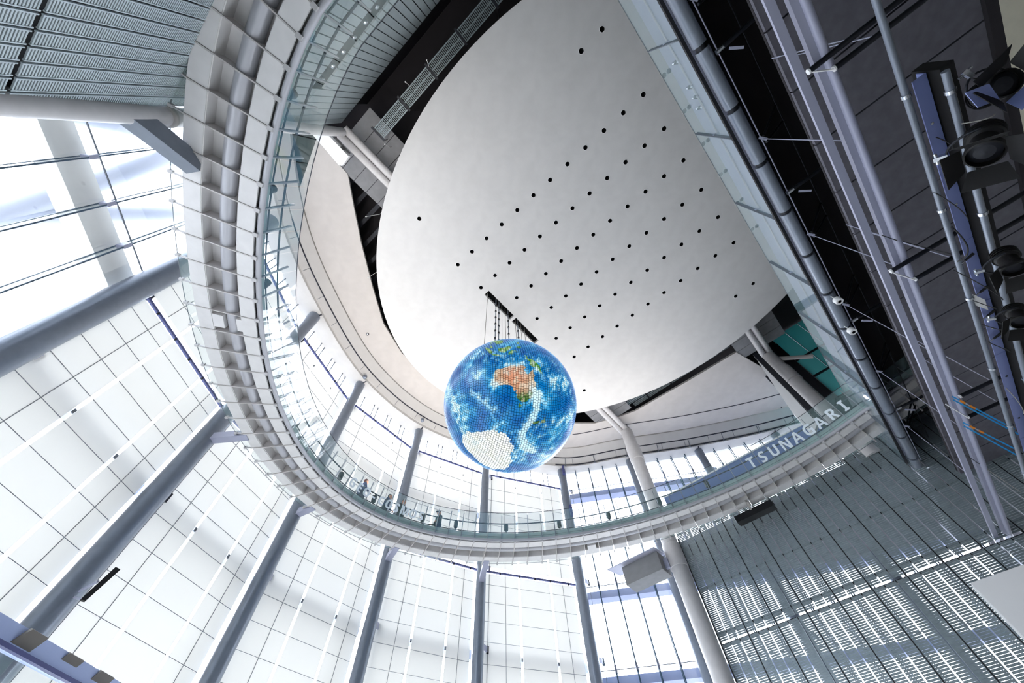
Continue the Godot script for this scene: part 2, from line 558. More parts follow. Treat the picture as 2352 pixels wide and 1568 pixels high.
func build_facade() -> void:
	unit_tile = make_tile()
	var y_top = 21.62
	for bay in [2, 3, 4, 5, 6]:
		var w = setting("window_%d" % (bay - 1))
		var f = bay_frame(bay, 0.42)
		var p: Vector3 = f[0]
		var q: Vector3 = f[1]
		var o: Vector3 = f[2]
		var L = p.distance_to(q)
		var d = (q - p) / L
		var rows = [3.78]
		while rows[-1] < y_top - 0.3:
			rows.append(rows[-1] + 0.93)
		rows[-1] = y_top
		var spans = [[0.048, 0.2533], [0.2547, 0.381], [0.401, 0.703], [0.723, 0.8393], [0.8407, 0.952]]
		for r in rows.size() - 1:
			for c in spans:
				var y0: float = rows[r]
				var y1: float = rows[r + 1]
				if y0 < 14.75 and y1 > 14.75:     # the rail with its bright slit passes here
					y1 = 14.62
				if y0 > 14.62 and y0 < 15.0:
					y0 = 15.0
				if y1 - y0 < 0.15:
					continue
				var o3 = p + d * L * c[0] + Vector3.UP * (y0 + 0.006)
				shared(w, "screen_tile", unit_tile, M.screen, Transform3D(Basis(d * L * (c[1] - c[0]), Vector3.UP * (y1 - y0 - 0.012), o), o3))
			if r > 0:
				var jm = MB.new()
				for c in [[0.048, 0.381], [0.401, 0.703], [0.723, 0.952]]:
					var yy: float = rows[r]
					if yy > 14.55 and yy < 15.1:
						continue
					jm.bar(p + d * L * c[0] + Vector3.UP * yy - o * 0.004, p + d * L * c[1] + Vector3.UP * yy - o * 0.004, 0.012, 0.016)
				if jm.v.size() > 0:
					part(w, "joint_bar", jm, M.screen_joint)
		for c in [0.254, 0.840]:
			var jm = MB.new()
			jm.bar(p + d * L * c + Vector3.UP * 3.78 - o * 0.004, p + d * L * c + Vector3.UP * y_top - o * 0.004, 0.020, 0.014, o)
			part(w, "joint_bar", jm, M.screen_joint)
		# clear pane behind the screens, up to the soffit
		var g = MB.new()
		g.box((p + q) / 2 + o * 0.25 + Vector3.UP * 13.45, d * L / 2, Vector3.UP * 9.7, o * 0.008)
		part(w, "pane", g, M.clear)
		# slim mullions of the clear strip at the top
		for c in [0.17, 0.33, 0.39, 0.55, 0.61, 0.78, 0.84]:
			var s = MB.new()
			s.bar(p + d * L * c + o * 0.2 + Vector3.UP * 21.7, p + d * L * c + o * 0.2 + Vector3.UP * 23.15, 0.045, 0.06, o)
			part(w, "mullion", s, M.joint)
		# head rail, middle rail
		for y in [21.7, 14.72]:
			var s = MB.new()
			s.bar(p + Vector3.UP * y - o * 0.02, q + Vector3.UP * y - o * 0.02, 0.10, 0.09)
			part(w, "rail", s, M.blue_steel)
			for c in [0.2, 0.39, 0.55, 0.71, 0.9]:
				var b = MB.new()
				b.box(p + d * L * c + Vector3.UP * (y - 0.06) - o * 0.06, d * 0.03, Vector3.UP * 0.05, o * 0.03)
				part(w, "rail_clip", b, M.dark_metal)
		# steel ledges outside, seen as soft bands through the screens
		for y in [10.75, 18.5]:
			var s = MB.new()
			s.bar(p + o * 0.62 + Vector3.UP * y, q + o * 0.62 + Vector3.UP * y, 0.55, 0.42)
			part(w, "outer_ledge", s, M.ledge)
		# hanging guide rods with clips in the bright slits
		for c in [0.391, 0.713]:
			for y in [10.55, 20.9]:
				var s = MB.new()
				s.bar(p + d * L * c - o * 0.03 + Vector3.UP * y, p + d * L * c - o * 0.03 + Vector3.UP * (y + 0.14), 0.07, 0.03, o)
				part(w, "guide_clip", s, M.joint)
		var low = MB.new()  # out of view, left clear so daylight reaches the floor
		low.box((p + q) / 2 + Vector3.UP * 1.87, d * L / 2, Vector3.UP * 1.87, o * 0.008)
		part(w, "unseen_low_pane", low, M.clear)
	# clear glazed bays
	for bay in [0, 1, 7, 8, 9, 10, 11]:
		var w = setting("window_%d" % (bay + 6))
		var f = bay_frame(bay, 0.42)
		var p: Vector3 = f[0]
		var q: Vector3 = f[1]
		var o: Vector3 = f[2]
		var L = p.distance_to(q)
		var d = (q - p) / L
		var n = 5
		for c in n:
			var g = MB.new()
			g.box(p + d * L * (c + 0.5) / n + Vector3.UP * 11.6, d * (L / n / 2 - 0.012), Vector3.UP * 11.55, o * 0.008)
			part(w, "pane", g, M.clear)
		for c in range(1, n):
			# glass fin with two visible edges
			var s = MB.new()
			s.bar(p + d * L * c / n - o * 0.16, p + d * L * c / n - o * 0.16 + Vector3.UP * 23.1, 0.02, 0.26, o)
			part(w, "glass_fin", s, M.rail_glass)
			for e in [-0.03, -0.29]:
				var t = MB.new()
				var ew = 0.038 if bay < 2 else 0.06
				t.bar(p + d * L * c / n + o * e, p + d * L * c / n + o * e + Vector3.UP * 23.1, ew, ew, o)
				part(w, "fin_edge", t, M.fin_edge)
			for y in [10.3, 14.45, 21.5]:
				var h = MB.new()
				h.box(p + d * L * c / n - o * 0.2 + Vector3.UP * (y + 0.1), d * 0.06, Vector3.UP * 0.16, o * 0.12)
				part(w, "fin_bracket", h, M.lilac)
		for y in ([14.36, 21.4] if bay < 2 else [10.05, 14.15, 21.1]):
			var th = 1.0 if bay < 2 else 0.4
			var s = MB.new()
			s.bar(p + o * 0.45 + Vector3.UP * y, q + o * 0.45 + Vector3.UP * y, 0.6, th)
			part(w, "slab_edge", s, M.slab_white if bay < 2 else M.slab_lilac)
			var t = MB.new()
			t.bar(p - o * 0.02 + Vector3.UP * (y + th / 2 + 0.2), q - o * 0.02 + Vector3.UP * (y + th / 2 + 0.2), 0.04, 0.03)
			part(w, "transom", t, M.joint)


func build_outside() -> void:
	# leaning steel braces of the terrace beyond the left clear bay
	var f = bay_frame(1, 3.2)
	for c in [[-0.25, 0.42, "left one"], [0.25, 0.95, "right one"], [0.95, 0.55, "crossing one"]]:
		var a: Vector3 = f[0] + (f[1] - f[0]) * c[0]
		var b: Vector3 = f[0] + (f[1] - f[0]) * c[1] + Vector3.UP * 22.0
		var t = thing("outdoor_brace", "pale leaning brace outside the clear glass at the left edge, %s" % c[2], "brace", a)
		var m = MB.new()
		m.tube(a, b, 0.34, -1, 16)
		part(t, "tube", m, M.outdoor_steel)
		m = MB.new()
		m.lathe(a, Vector3.UP, [Vector2(0.8, 0.0), Vector2(0.8, 0.15), Vector2(0.0, 0.2)], 16)
		part(t, "base_plate", m, M.outdoor_steel)


# ---------------------------------------------------------------- wall of slatted panels behind the camera (a = -4.3)
func grille_mesh(w: float, h: float, pitch: float, fill := 0.27, deep := 0.024) -> ArrayMesh:
	# frame and fine cross bars (front and lower faces), in x (width) and y, front at z = 0
	var m = MB.new()
	for x in [0.010, w - 0.010]:
		m.box(Vector3(x, h / 2, 0.015), Vector3(0.010, 0, 0), Vector3(0, h / 2, 0), Vector3(0, 0, 0.015))
	var y = pitch / 2
	while y < h:
		var t = pitch * fill
		m.quad(Vector3(0, y - t, 0.006), Vector3(w, y - t, 0.006), Vector3(w, y + t, 0.006), Vector3(0, y + t, 0.006), Vector3(0, 0, -1))
		m.quad(Vector3(0, y - t, 0.006), Vector3(w, y - t, 0.006), Vector3(w, y - t, 0.006 + deep), Vector3(0, y - t, 0.006 + deep), Vector3(0, -1, 0))
		y += pitch
	return m.mesh()


func build_back_wall() -> void:
	var w = setting("wall_back")
	var m = MB.new()
	abox(m, -5.1, -4.95, -28, 5.32, 0, 27)
	part(w, "backing", m, M.frame_dark)
	# lower part: grilles in two lifts with a dark joint
	var pitch = 0.262
	for lift in [[2.4, 5.96], [8.42, 5.2]]:
		var gm = grille_mesh(pitch - 0.035, lift[1], 0.045)
		for k in 36:
			var b0 = 5.30 - pitch * k
			shared(w, "grille_panel", gm, M.grille_back, Transform3D(Basis(-db(), Vector3.UP, -da()), at(-4.75, b0, lift[0])))
	# upper part: plain grey panels with dark joints
	pitch = 0.31
	for k in 46:
		var b1 = 6.3 - pitch * k
		var spans = [[13.7, 17.95], [18.95, 24.2]] if k > 5 and k < 24 else [[13.7, 18.4], [18.44, 24.2]]
		for s in spans:
			var pm = MB.new()
			abox(pm, -4.80, -4.74, b1 - pitch + 0.035, b1, s[0], s[1])
			part(w, "wall_panel", pm, M.wall_panel)
	for k in 9:
		var b = 4.1 - 0.6 * k
		var p = at(-4.9, b, 18.45)
		var t = thing("wall_lamp", "small silver lamp in the dark slot of the grey wall, %s from the corner" % ["first", "second", "third", "fourth", "fifth", "sixth", "seventh", "eighth", "ninth"][k], "lamp", p)
		var lm = MB.new()
		lm.lathe(p, da(), [Vector2(0.0, -0.06), Vector2(0.07, -0.05), Vector2(0.09, 0.12), Vector2(0.08, 0.16)], 12)
		part(t, "housing", lm, M.chrome)
		lm = MB.new()
		lm.lathe(p, da(), [Vector2(0.0, 0.13), Vector2(0.08, 0.13)], 12)
		part(t, "lens", lm, M.white)


# ---------------------------------------------------------------- wall of slatted panels ahead (a = 21.9) and the floor behind it
func build_front_wall() -> void:
	var w = setting("wall_front")
	var pitch = 0.435
	var gm = grille_mesh(pitch - 0.045, 6.3, 0.08, 0.445, 0.004)
	var gm2 = grille_mesh(pitch - 0.045, 9.7, 0.08, 0.445, 0.004)
	var n = 34
	for k in n:
		var b0 = 6.62 - pitch * k
		shared(w, "grille_panel", gm, M.grille, Transform3D(Basis(-db(), Vector3.UP, da()), at(21.9, b0, 9.98)))
		shared(w, "grille_panel", gm2, M.grille, Transform3D(Basis(-db(), Vector3.UP, da()), at(21.9, b0, 0.2)))
	for k in range(0, n, 3):
		var p = MB.new()
		var b = 6.62 - pitch * k + 0.035
		abox(p, 21.93, 22.1, b - 0.035, b + 0.035, 0, 15)
		part(w, "upright", p, M.frame_dark)
	for y in [12.25, 10.32, 9.87]:
		var p = MB.new()
		abox(p, 21.95, 22.09, -8.1, 6.7, y - 0.05, y + 0.05)
		part(w, "cross_rail", p, M.frame_dark)
	# floor slab between this wall and the facade
	var out = PackedVector2Array([at2(22.15, 6.9)])
	for k in 20:
		var s = 8.15 + 3.6 * k / 19.0
		out.append(facade(s) - facade_in(s) * 0.1)
	out.append(at2(22.15, -10))
	var m = MB.new()
	m.slab(out, 14.0, 14.6)
	solid("floor_upper", m, M.ceiling_grey)
	# blue band with white capping on posts, standing on the slab edge above the grilles
	var t = thing("parapet", "blue parapet band behind the raised lettering on the right of the bridge", "parapet", at(22.4, 0, 14.6))
	m = MB.new()
	abox(m, 22.35, 22.45, -3.0, 6.6, 16.8, 17.9)
	part(t, "panel", m, M.slab_blue)
	m = MB.new()
	abox(m, 22.3, 22.5, -3.0, 6.6, 17.9, 17.98)
	part(t, "capping", m, M.white)
	for k in 6:
		m = MB.new()
		abox(m, 22.45, 22.55, -2.7 + 1.8 * k, -2.6 + 1.8 * k, 14.6, 17.8)
		part(t, "post", m, M.lilac)
	m = MB.new()
	abox(m, 22.3, 22.5, -5.5, 6.9, 14.6, 15.0)
	part(t, "kerb", m, M.lilac)
	# white block under the gallery, lower right corner
	m = MB.new()
	abox(m, 21.2, 21.75, -8.0, -2.55, 0.0, 8.85)
	solid("wall_white", m, M.white)


# ---------------------------------------------------------------- ceilings
func ellipse(ca: float, cb: float, ra: float, rb: float, n: int) -> PackedVector2Array:
	var p = PackedVector2Array()
	for k in n:
		var t = TAU * k / n
		p.append(at2(ca + ra * cos(t), cb + rb * sin(t)))
	return p


func build_ceilings() -> void:
	# --- oval dish with round holes and the two hoist slots
	var holes = []
	for c in 6:
		for i in range(-2, 12):
			if (c > 1 and i > 10) or (i == -2 and c > 1):
				continue
			holes.append(at(3.96 + 1.851 * c, -5.23 + 1.0985 * i, 22.9))
	for h in [Vector3(4.485, 22.900, 2.699), Vector3(3.626, 22.900, 1.978), Vector3(-4.527, 22.900, -4.816), Vector3(14.150, 22.900, -9.406), Vector3(13.321, 22.900, -10.160), Vector3(4.692, 22.900, -16.583)]:
		holes.append(h)
	var dish = CSGPolygon3D.new()
	var el = ellipse(8.40, -0.1, 10.92, 14.05, 128)
	var flip = PackedVector2Array()
	for p in el:
		flip.append(Vector2(p.x, p.y))
	dish.polygon = flip
	dish.mode = CSGPolygon3D.MODE_DEPTH
	dish.depth = 0.24
	dish.name = "ceiling_oval"
	dish.material = M.dish
	# polygon lies in xy, depth towards -z: turn it so that x -> x, y -> z and the depth points up
	dish.transform = Transform3D(Basis(Vector3(1, 0, 0), Vector3(0, 0, 1), Vector3(0, -1, 0)), Vector3(0, 22.9, 0))
	add_child(dish)
	dish.set_meta("kind", "structure")
	for h in holes:
		var c = CSGCylinder3D.new()
		c.operation = CSGShape3D.OPERATION_SUBTRACTION
		c.radius = 0.115
		c.height = 1.0
		c.sides = 20
		c.rotation.x = PI / 2
		c.position = Vector3(h.x, h.z, 0)
		c.material = M.dish
		dish.add_child(c)
	for s in [[6.25, 8.46], [8.63, 10.75]]:
		var c = CSGBox3D.new()
		c.operation = CSGShape3D.OPERATION_SUBTRACTION
		c.size = Vector3(s[1] - s[0], 0.36, 1.0)
		var p = at2((s[0] + s[1]) / 2, 6.83)
		c.position = Vector3(p.x, p.y, 0)
		c.rotation.z = atan2(-SA, CA)
		c.material = M.dish
		dish.add_child(c)
	# downlight cups in the holes
	var cup = MB.new()
	cup.lathe(Vector3.ZERO, Vector3.UP, [Vector2(0.108, 0.03), Vector2(0.10, 0.24), Vector2(0.0, 0.24)], 16)
	var cup_mesh = cup.mesh()
	var eye = MB.new()
	eye.lathe(Vector3.ZERO, Vector3.UP, [Vector2(0.0, 0.2), Vector2(0.05, 0.2), Vector2(0.06, 0.235)], 12)
	var eye_mesh = eye.mesh()
	var ringm = MB.new()
	ringm.lathe(Vector3.ZERO, Vector3.DOWN, [Vector2(0.112, 0.0), Vector2(0.112, 0.012), Vector2(0.128, 0.008), Vector2(0.13, 0.0)], 16)
	var ring_mesh = ringm.mesh()
	for h in holes:
		var t = thing("downlight", "small round dark downlight recessed in the white oval ceiling", "downlight", h, "downlights dotted over the oval ceiling")
		shared(t, "cup", cup_mesh, M.black_matt, Transform3D(Basis.IDENTITY, h))
		shared(t, "trim_ring", ring_mesh, M.white, Transform3D(Basis.IDENTITY, h))
	# --- stepped white soffit along the facade
	var w = setting("ceiling_soffit")
	var m = MB.new()
	sweep(m, [Vector2(-0.45, 23.1), Vector2(0.5, 23.1), Vector2(0.5, 23.3), Vector2(-0.45, 23.3)], 0.0, 12.0, 90)
	part(w, "edge_board", m, M.soffit_edge)
	m = MB.new()
	sweep(m, [Vector2(0.5, 23.3), Vector2(0.56, 23.3), Vector2(0.84, 23.62), Vector2(0.84, 23.8), Vector2(0.5, 23.8)], 0.0, 12.0, 90)
	part(w, "upper_board", m, M.soffit_edge)
	m = MB.new()
	sweep(m, [Vector2(0.88, 23.66), Vector2(0.93, 23.66), Vector2(1.33, 24.15), Vector2(1.33, 24.4), Vector2(0.88, 24.4)], 0.0, 12.0, 90)
	part(w, "cove_board", m, M.soffit_edge)
	# flat warm soffit inside the steps, with the dark openings left out
	var outer = []
	for k in 40:
		var s = 1.75 + 3.25 * k / 39.0
		outer.append(facade(s) + facade_in(s) * 1.38)
	var poly = PackedVector2Array(outer)
	for q in [[12.5, 13.6], [9.0, 14.6], [6.0, 14.4], [3.75, 13.55], [1.7, 12.05], [-0.35, 10.45], [-1.9, 9.1], [-3.1, 8.01], [-4.2, 7.9], [-5.2, 7.6]]:
		poly.append(at2(q[0], q[1]))
	m = MB.new()
	m.slab(poly, 24.2, 24.35)
	part(w, "soffit_plate", m, M.soffit)
	outer = []
	for k in 60:
		var s = 5.0 + 5.6 * k / 59.0
		outer.append(facade(s) + facade_in(s) * 1.38)
	poly = PackedVector2Array(outer)
	for q in [[22.2, -2.6], [21.22, -2.27], [21.12, 1.55], [20.91, 5.65], [20.5, 7.0], [19.83, 8.56], [18.84, 9.62], [16.0, 11.8], [12.5, 13.6]]:
		poly.append(at2(q[0], q[1]))
	m = MB.new()
	m.slab(poly, 24.2, 24.35)
	part(w, "soffit_plate", m, M.soffit)
	# thin groove line across the right-hand soffit
	m = MB.new()
	var gl = []
	for k in 30:
		var s = 7.2 + 3.2 * k / 29.0
		var p = facade(s) + facade_in(s) * 2.75
		gl.append(Vector3(p.x, 24.19, p.y))
	m.path(gl, 0.03, 6)
	part(w, "groove_strip", m, M.rail_dark)
	# joints of the edge boards
	for k in 28:
		var s = 1.5 + 9.0 * k / 27.0
		var p = facade(s)
		var n = facade_in(s)
		m = MB.new()
		m.bar(Vector3(p.x + n.x * 0.57, 23.3, p.y + n.y * 0.57), Vector3(p.x + n.x * 0.84, 23.61, p.y + n.y * 0.84), 0.02, 0.015)
		part(w, "board_joint", m, M.joint)
	for i in range(3, 11):
		var p: Vector2 = FC[i]
		var n = facade_in(i)
		m = MB.new()
		m.bar(Vector3(p.x - n.x * 0.05, 23.09, p.y - n.y * 0.05), Vector3(p.x + n.x * 0.5, 23.09, p.y + n.y * 0.5), 0.07, 0.03)
		part(w, "board_gap", m, M.rail_dark)
	# --- two dark rails following the soffit edge
	var t = thing("curtain_track", "dark curved track along the upper step of the soffit", "track", Vector3(facade(4).x, 23.66, facade(4).y))
	m = MB.new()
	gl = []
	for k in 80:
		var s = 2.0 + 8.6 * k / 79.0
		var p = facade(s) + facade_in(s) * 0.87
		gl.append(Vector3(p.x, 23.63, p.y))
	m.path(gl, 0.035, 8)
	part(t, "track", m, M.rail_dark)
	t = thing("curtain_track", "dark curved track along the lower step of the soffit, right of the globe", "track", Vector3(facade(8).x, 23.25, facade(8).y))
	m = MB.new()
	gl = []
	for k in 50:
		var s = 6.9 + 3.7 * k / 49.0
		var p = facade(s) + facade_in(s) * 0.54
		gl.append(Vector3(p.x, 23.22, p.y))
	m.path(gl, 0.035, 8)
	part(t, "track", m, M.rail_dark)
	for k in 8:
		var s = 7.05 + 0.46 * k
		var p = facade(s) + facade_in(s) * 0.54
		var q = facade(s) + facade_in(s) * 0.87
		m = MB.new()
		m.bar(Vector3(p.x, 23.2, p.y), Vector3(q.x, 23.62, q.y), 0.03, 0.03)
		m.box(Vector3(p.x, 23.17, p.y), Vector3(0.05, 0, 0), Vector3(0, 0.06, 0), Vector3(0, 0, 0.05))
		part(t, "hanger", m, M.joint)
	# --- grey panel strips that follow the roof beams
	var strips = [[-4.25, 2.0, 4.75, 8.05, 4], [16.5, 20.5, 5.7, 8.5, 3], [17.2, 22.1, -5.4, -2.3, 3]]
	for s in strips:
		w = setting("ceiling_strip_%d" % (strips.find(s) + 1))
		var n: int = s[4] * 2
		for k in n:
			for side in 2:
				var a0: float = s[0] + (s[1] - s[0]) * k / n
				var a1: float = s[0] + (s[1] - s[0]) * (k + 1) / n
				var mid: float = (s[2] + s[3]) / 2
				m = MB.new()
				abox(m, a0 + 0.012, a1 - 0.012, s[2] if side == 0 else mid + 0.01, mid - 0.01 if side == 0 else s[3], 24.25, 24.32)
				part(w, "ceiling_panel", m, M.grey_panel)
	# --- pairs of round roof beams
	for s in [[-4.35, 3.0, 6.4, "pair of pale round beams left of the oval ceiling"], [16.5, 21.35, 7.1, "pair of pale round beams ending on the thick white column"], [17.5, 22.1, -3.66, "pair of pale round beams at the right end of the oval ceiling"]]:
		t = thing("roof_beam", s[3], "beam", at(s[0], s[2], 23.45))
		for o in [-0.2, 0.2]:
			m = MB.new()
			m.tube(at(s[0], s[2] + o, 23.5), at(s[1], s[2] + o, 23.5), 0.185, -1, 18)
			part(t, "pipe", m, M.white_steel)
	# --- cable trays in the dark void
	for s in [[-3.15, -7.0, 5.2, 23.6, "wide slotted cable tray across the dark gap left of the oval ceiling"], [20.35, -2.2, 6.0, 24.7, "slotted cable tray in the dark opening right of the globe"], [20.8, -2.2, 5.5, 24.7, "narrow cable tray nearest the soffit in the right dark opening"]]:
		t = thing("cable_tray", s[4], "tray", at(s[0], s[1], s[3]))
		var wd = 0.55 if s[0] < 0 else 0.3
		for o in [-0.5, 0.0, 0.5]:
			m = MB.new()
			abox(m, s[0] + o * wd - 0.02, s[0] + o * wd + 0.02, s[1], s[2], s[3], s[3] + 0.07)
			part(t, "side_rail", m, M.grille)
		m = MB.new()
		var b: float = s[1]
		while b < s[2]:
			abox(m, s[0] - wd / 2, s[0] + wd / 2, b, b + 0.035, s[3] + 0.02, s[3] + 0.04)
			b += 0.08
		var st = part(t, "slats", m, M.grille)
		st.set_meta("kind", "stuff")
		b = s[1] + 0.8
		while b < s[2]:
			m = MB.new()
			abox(m, s[0] - wd / 2 - 0.12, s[0] + wd / 2 + 0.12, b - 0.05, b + 0.05, s[3] - 0.05, s[3])
			m.tube(at(s[0] - wd / 2 - 0.1, b, s[3]), at(s[0] - wd / 2 - 0.1, b, 27.0), 0.015, -1, 6)
			m.tube(at(s[0] + wd / 2 + 0.1, b, s[3]), at(s[0] + wd / 2 + 0.1, b, 27.0), 0.015, -1, 6)
			part(t, "hanger", m, M.dark_metal)
			b += 1.9
	# thin dropper rods with small heads in the dark gaps
	var rods = [[Vector3(-3.140, 23.900, 1.557), Vector3(-3.171, 23.200, 1.946), "left void, upper"], [Vector3(-4.055, 23.900, 0.913), Vector3(-4.253, 23.200, 1.181), "left void, lower"], [Vector3(-5.657, 23.900, -1.479), Vector3(-5.709, 23.300, -1.296), "left void, beside the grey panels"], [Vector3(-6.869, 24.000, -4.731), Vector3(-7.386, 23.300, -4.661), "triangular opening, upper"], [Vector3(-7.533, 24.000, -7.887), Vector3(-8.031, 23.300, -8.048), "triangular opening, lower"]]
	for r in rods:
		t = thing("sprinkler", "thin white dropper with a tiny head in the dark %s" % r[2], "sprinkler", r[1])
		m = MB.new()
		m.tube(r[0], r[1], 0.012, -1, 6)
		m.tube(r[0], Vector3(r[0].x, 27.0, r[0].z), 0.012, -1, 6)
		part(t, "rod", m, M.white)
		m = MB.new()
		m.lathe(r[1], Vector3.DOWN, [Vector2(0.0, -0.03), Vector2(0.035, 0.0), Vector2(0.03, 0.04), Vector2(0.0, 0.05)], 8)
		part(t, "head", m, M.white)
	# dim beams inside the triangular opening
	t = thing("void_beams", "dim parallel joists inside the triangular dark opening at the left", "joists", at(1, 11, 25.2))
	for k in 8:
		m = MB.new()
		abox(m, -3.0 + 0.9 * k, -2.78 + 0.9 * k, 6.5, 15.5, 25.2, 25.5)
		part(t, "joist", m, M.dark_metal)


# ---------------------------------------------------------------- oval footbridge
func build_bridge() -> void:
	var n = ring_pts.size() - 1
	var t = thing("footbridge", "white oval footbridge curving round the globe with ribbed underside", "bridge", Vector3(ring_pts[36].x, ring_pts[36].y, ring_pts[36].z))
	var m = MB.new()
	for k in n:
		cell(m, k, k + 1, 0.02, 1.63, 0.36, 0.5)
	part(t, "deck", m, M.bridge_recess)
	for k in n:
		m = MB.new()
		cell(m, k + 0.03, k + 0.97, 0.0, 0.40, 0.0, 0.05)
		part(t, "outer_panel", m, M.bridge_panel)
		m = MB.new()
		cell(m, k + 0.03, k + 0.97, 1.24, 1.64, 0.0, 0.05)
		part(t, "inner_panel", m, M.bridge_panel)
	m = MB.new()
	for k in n:
		cell(m, k, k + 1, 0.39, 0.42, 0.02, 0.4)
		cell(m, k, k + 1, 1.22, 1.25, 0.02, 0.4)
	part(t, "recess_side", m, M.bridge_recess)
	m = MB.new()
	var pts = []
	for k in n * 2 + 1:
		pts.append(sect(k / 2.0, 0.91, 0.20))
	m.path(pts, 0.17, 16)
	part(t, "spine_tube", m, M.bridge_tube)
	for k in n + 1:
		# rib across the soffit, with its inner post and outer stub
		m = MB.new()
		var d = ring_dir(k) * 0.014
		m.hexa([sect(k, -0.04, -0.02) - d, sect(k, 1.70, -0.02) - d, sect(k, 1.70, -0.02) + d, sect(k, -0.04, -0.02) + d, sect(k, -0.04, 0.34) - d, sect(k, 1.70, 0.34) - d, sect(k, 1.70, 0.34) + d, sect(k, -0.04, 0.34) + d])
		part(t, "rib", m, M.rib)
		m = MB.new()
		m.bar(sect(k, 1.68, 0.0), sect(k, 1.98, 1.34), 0.035, 0.06, ring_out(k))
		var po = part(t, "post", m, M.post)
		m = MB.new()
		m.box(sect(k, 1.69, 0.0), ring_dir(k) * 0.05, Vector3.UP * 0.045, ring_out(k) * 0.06)
		part(po, "post_foot", m, M.white_steel)
		m = MB.new()
		m.bar(sect(k, 0.0, 0.03), sect(k, -0.30, 0.05), 0.03, 0.05)
		m.box(sect(k, -0.28, 0.06), ring_dir(k) * 0.035, Vector3.UP * 0.05, ring_out(k) * 0.05)
		part(t, "outer_stub", m, M.white_steel)
	for k in n:
		m = MB.new()
		m.hexa([sect(k + 0.02, 1.74, 0.08), sect(k + 0.98, 1.74, 0.08), sect(k + 0.98, 1.755, 0.08), sect(k + 0.02, 1.755, 0.08), sect(k + 0.02, 2.25, 1.28), sect(k + 0.98, 2.25, 1.28), sect(k + 0.98, 2.265, 1.28), sect(k + 0.02, 2.265, 1.28)])
		part(t, "balustrade_pane", m, M.rail_glass)
		m = MB.new()
		m.hexa([sect(k + 0.02, -0.02, 0.06), sect(k + 0.98, -0.02, 0.06), sect(k + 0.98, -0.30, 0.07), sect(k + 0.02, -0.30, 0.07), sect(k + 0.02, -0.02, 0.075), sect(k + 0.98, -0.02, 0.075), sect(k + 0.98, -0.30, 0.085), sect(k + 0.02, -0.30, 0.085)])
		part(t, "outer_pane", m, M.rail_glass)
	var lines = [["handrail", 1.86, 0.93, 0.028, M.rail_dark], ["glass_edge", 2.258, 1.285, 0.012, M.rail_dark], ["edge_pipe", 1.74, 0.09, 0.075, M.bridge_tube], ["deck_line", 1.72, 0.52, 0.022, M.rail_dark], ["outer_edge_line", -0.30, 0.08, 0.010, M.joint]]
	for l in lines:
		m = MB.new()
		pts = []
		for k in n * 2 + 1:
			pts.append(sect(k / 2.0, l[1], l[2]))
		m.path(pts, l[3], 8)
		part(t, l[0], m, l[4])
	m = MB.new()
	for k in n:
		cell(m, k, k + 1, 1.66, 1.70, 0.14, 0.30)
		cell(m, k, k + 1, 1.66, 1.69, 0.33, 0.50)
	part(t, "deck_fascia", m, M.deck_edge)
	# two small service boxes in the ribbed underside
	for s in [[16, 0.42, 0.72], [16, 1.08, 1.34], [48, 0.36, 0.74]]:
		m = MB.new()
		cell(m, s[0] + 0.2, s[0] + 0.8, s[1], s[2], 0.0, 0.3)
		part(t, "service_box", m, M.bridge_panel, "pale service box set in the recess")
	# raised letters on the glass
	build_word("GEO-COSMOS", 29.3, 0.70, 0.54, "pale raised letters GEO-COSMOS on the bridge glass left of the globe")
	build_word("TSUNAGARI", 61.55, 0.86, 0.68, "white raised letters TSUNAGARI on the bridge glass at the right")
	# small dark floodlights standing on the deck edge
	var spots = [[7.0, "nearest the top edge"], [10.6, "beside the slatted wall"], [14.9, "above the service boxes"], [20.1, "left of the beige soffit"], [23.5, "over the second left column"], [28.7, "left of the letter G"], [31.9, "under the hyphen of the lettering"], [36.0, "after the last letter of GEO-COSMOS"], [38.6, "right of the standing visitor"], [42.4, "below the globe"], [46.4, "beside the blue-grey column"], [50.2, "before the thick white column"], [54.2, "right of the thick white column"], [58.0, "left of the letter T"]]
	for s in spots:
		var k: float = s[0]
		var p = sect(k, 1.5, 0.5)
		var u = thing("deck_floodlight", "small dark floodlight box on the bridge deck, %s" % s[1], "floodlight", p)
		m = MB.new()
		m.lathe(p, Vector3.UP, [Vector2(0.0, 0.0), Vector2(0.07, 0.0), Vector2(0.07, 0.02), Vector2(0.02, 0.03), Vector2(0.02, 0.28)], 10)
		part(u, "stand", m, M.dark_metal)
		m = MB.new()
		m.lathe(p + Vector3.UP * 0.28, Vector3.UP, [Vector2(0.0, 0.0), Vector2(0.10, 0.0), Vector2(0.115, 0.04), Vector2(0.115, 0.32), Vector2(0.09, 0.36), Vector2(0.0, 0.37)], 12)
		part(u, "housing", m, M.dark_metal)
		m = MB.new()
		m.lathe(p + Vector3.UP * 0.655, Vector3.UP, [Vector2(0.0, 0.0), Vector2(0.085, 0.0)], 12)
		part(u, "lens", m, M.lamp_glow)  # glowing face out of view on top of the box
		var sp = SpotLight3D.new()  # lamp out of view inside the box, placed to light the oval ceiling
		sp.name = "unseen_uplight"
		u.add_child(sp)
		sp.position = Vector3.UP * 0.67
		var aim = Vector3(GLOBE.x, 22.9, GLOBE.z) - p
		aim = (aim.normalized() + Vector3.UP * 1.2).normalized()
		sp.basis = Basis.looking_at(aim, Vector3.RIGHT)
		sp.spot_angle = 68.0
		sp.spot_range = 60.0
		sp.spot_attenuation = 2.0
		sp.light_energy = UNSEEN_UPLIGHT
		sp.light_color = Color(1.0, 0.97, 0.94)
		sp.light_size = 0.085
		sp.shadow_enabled = true


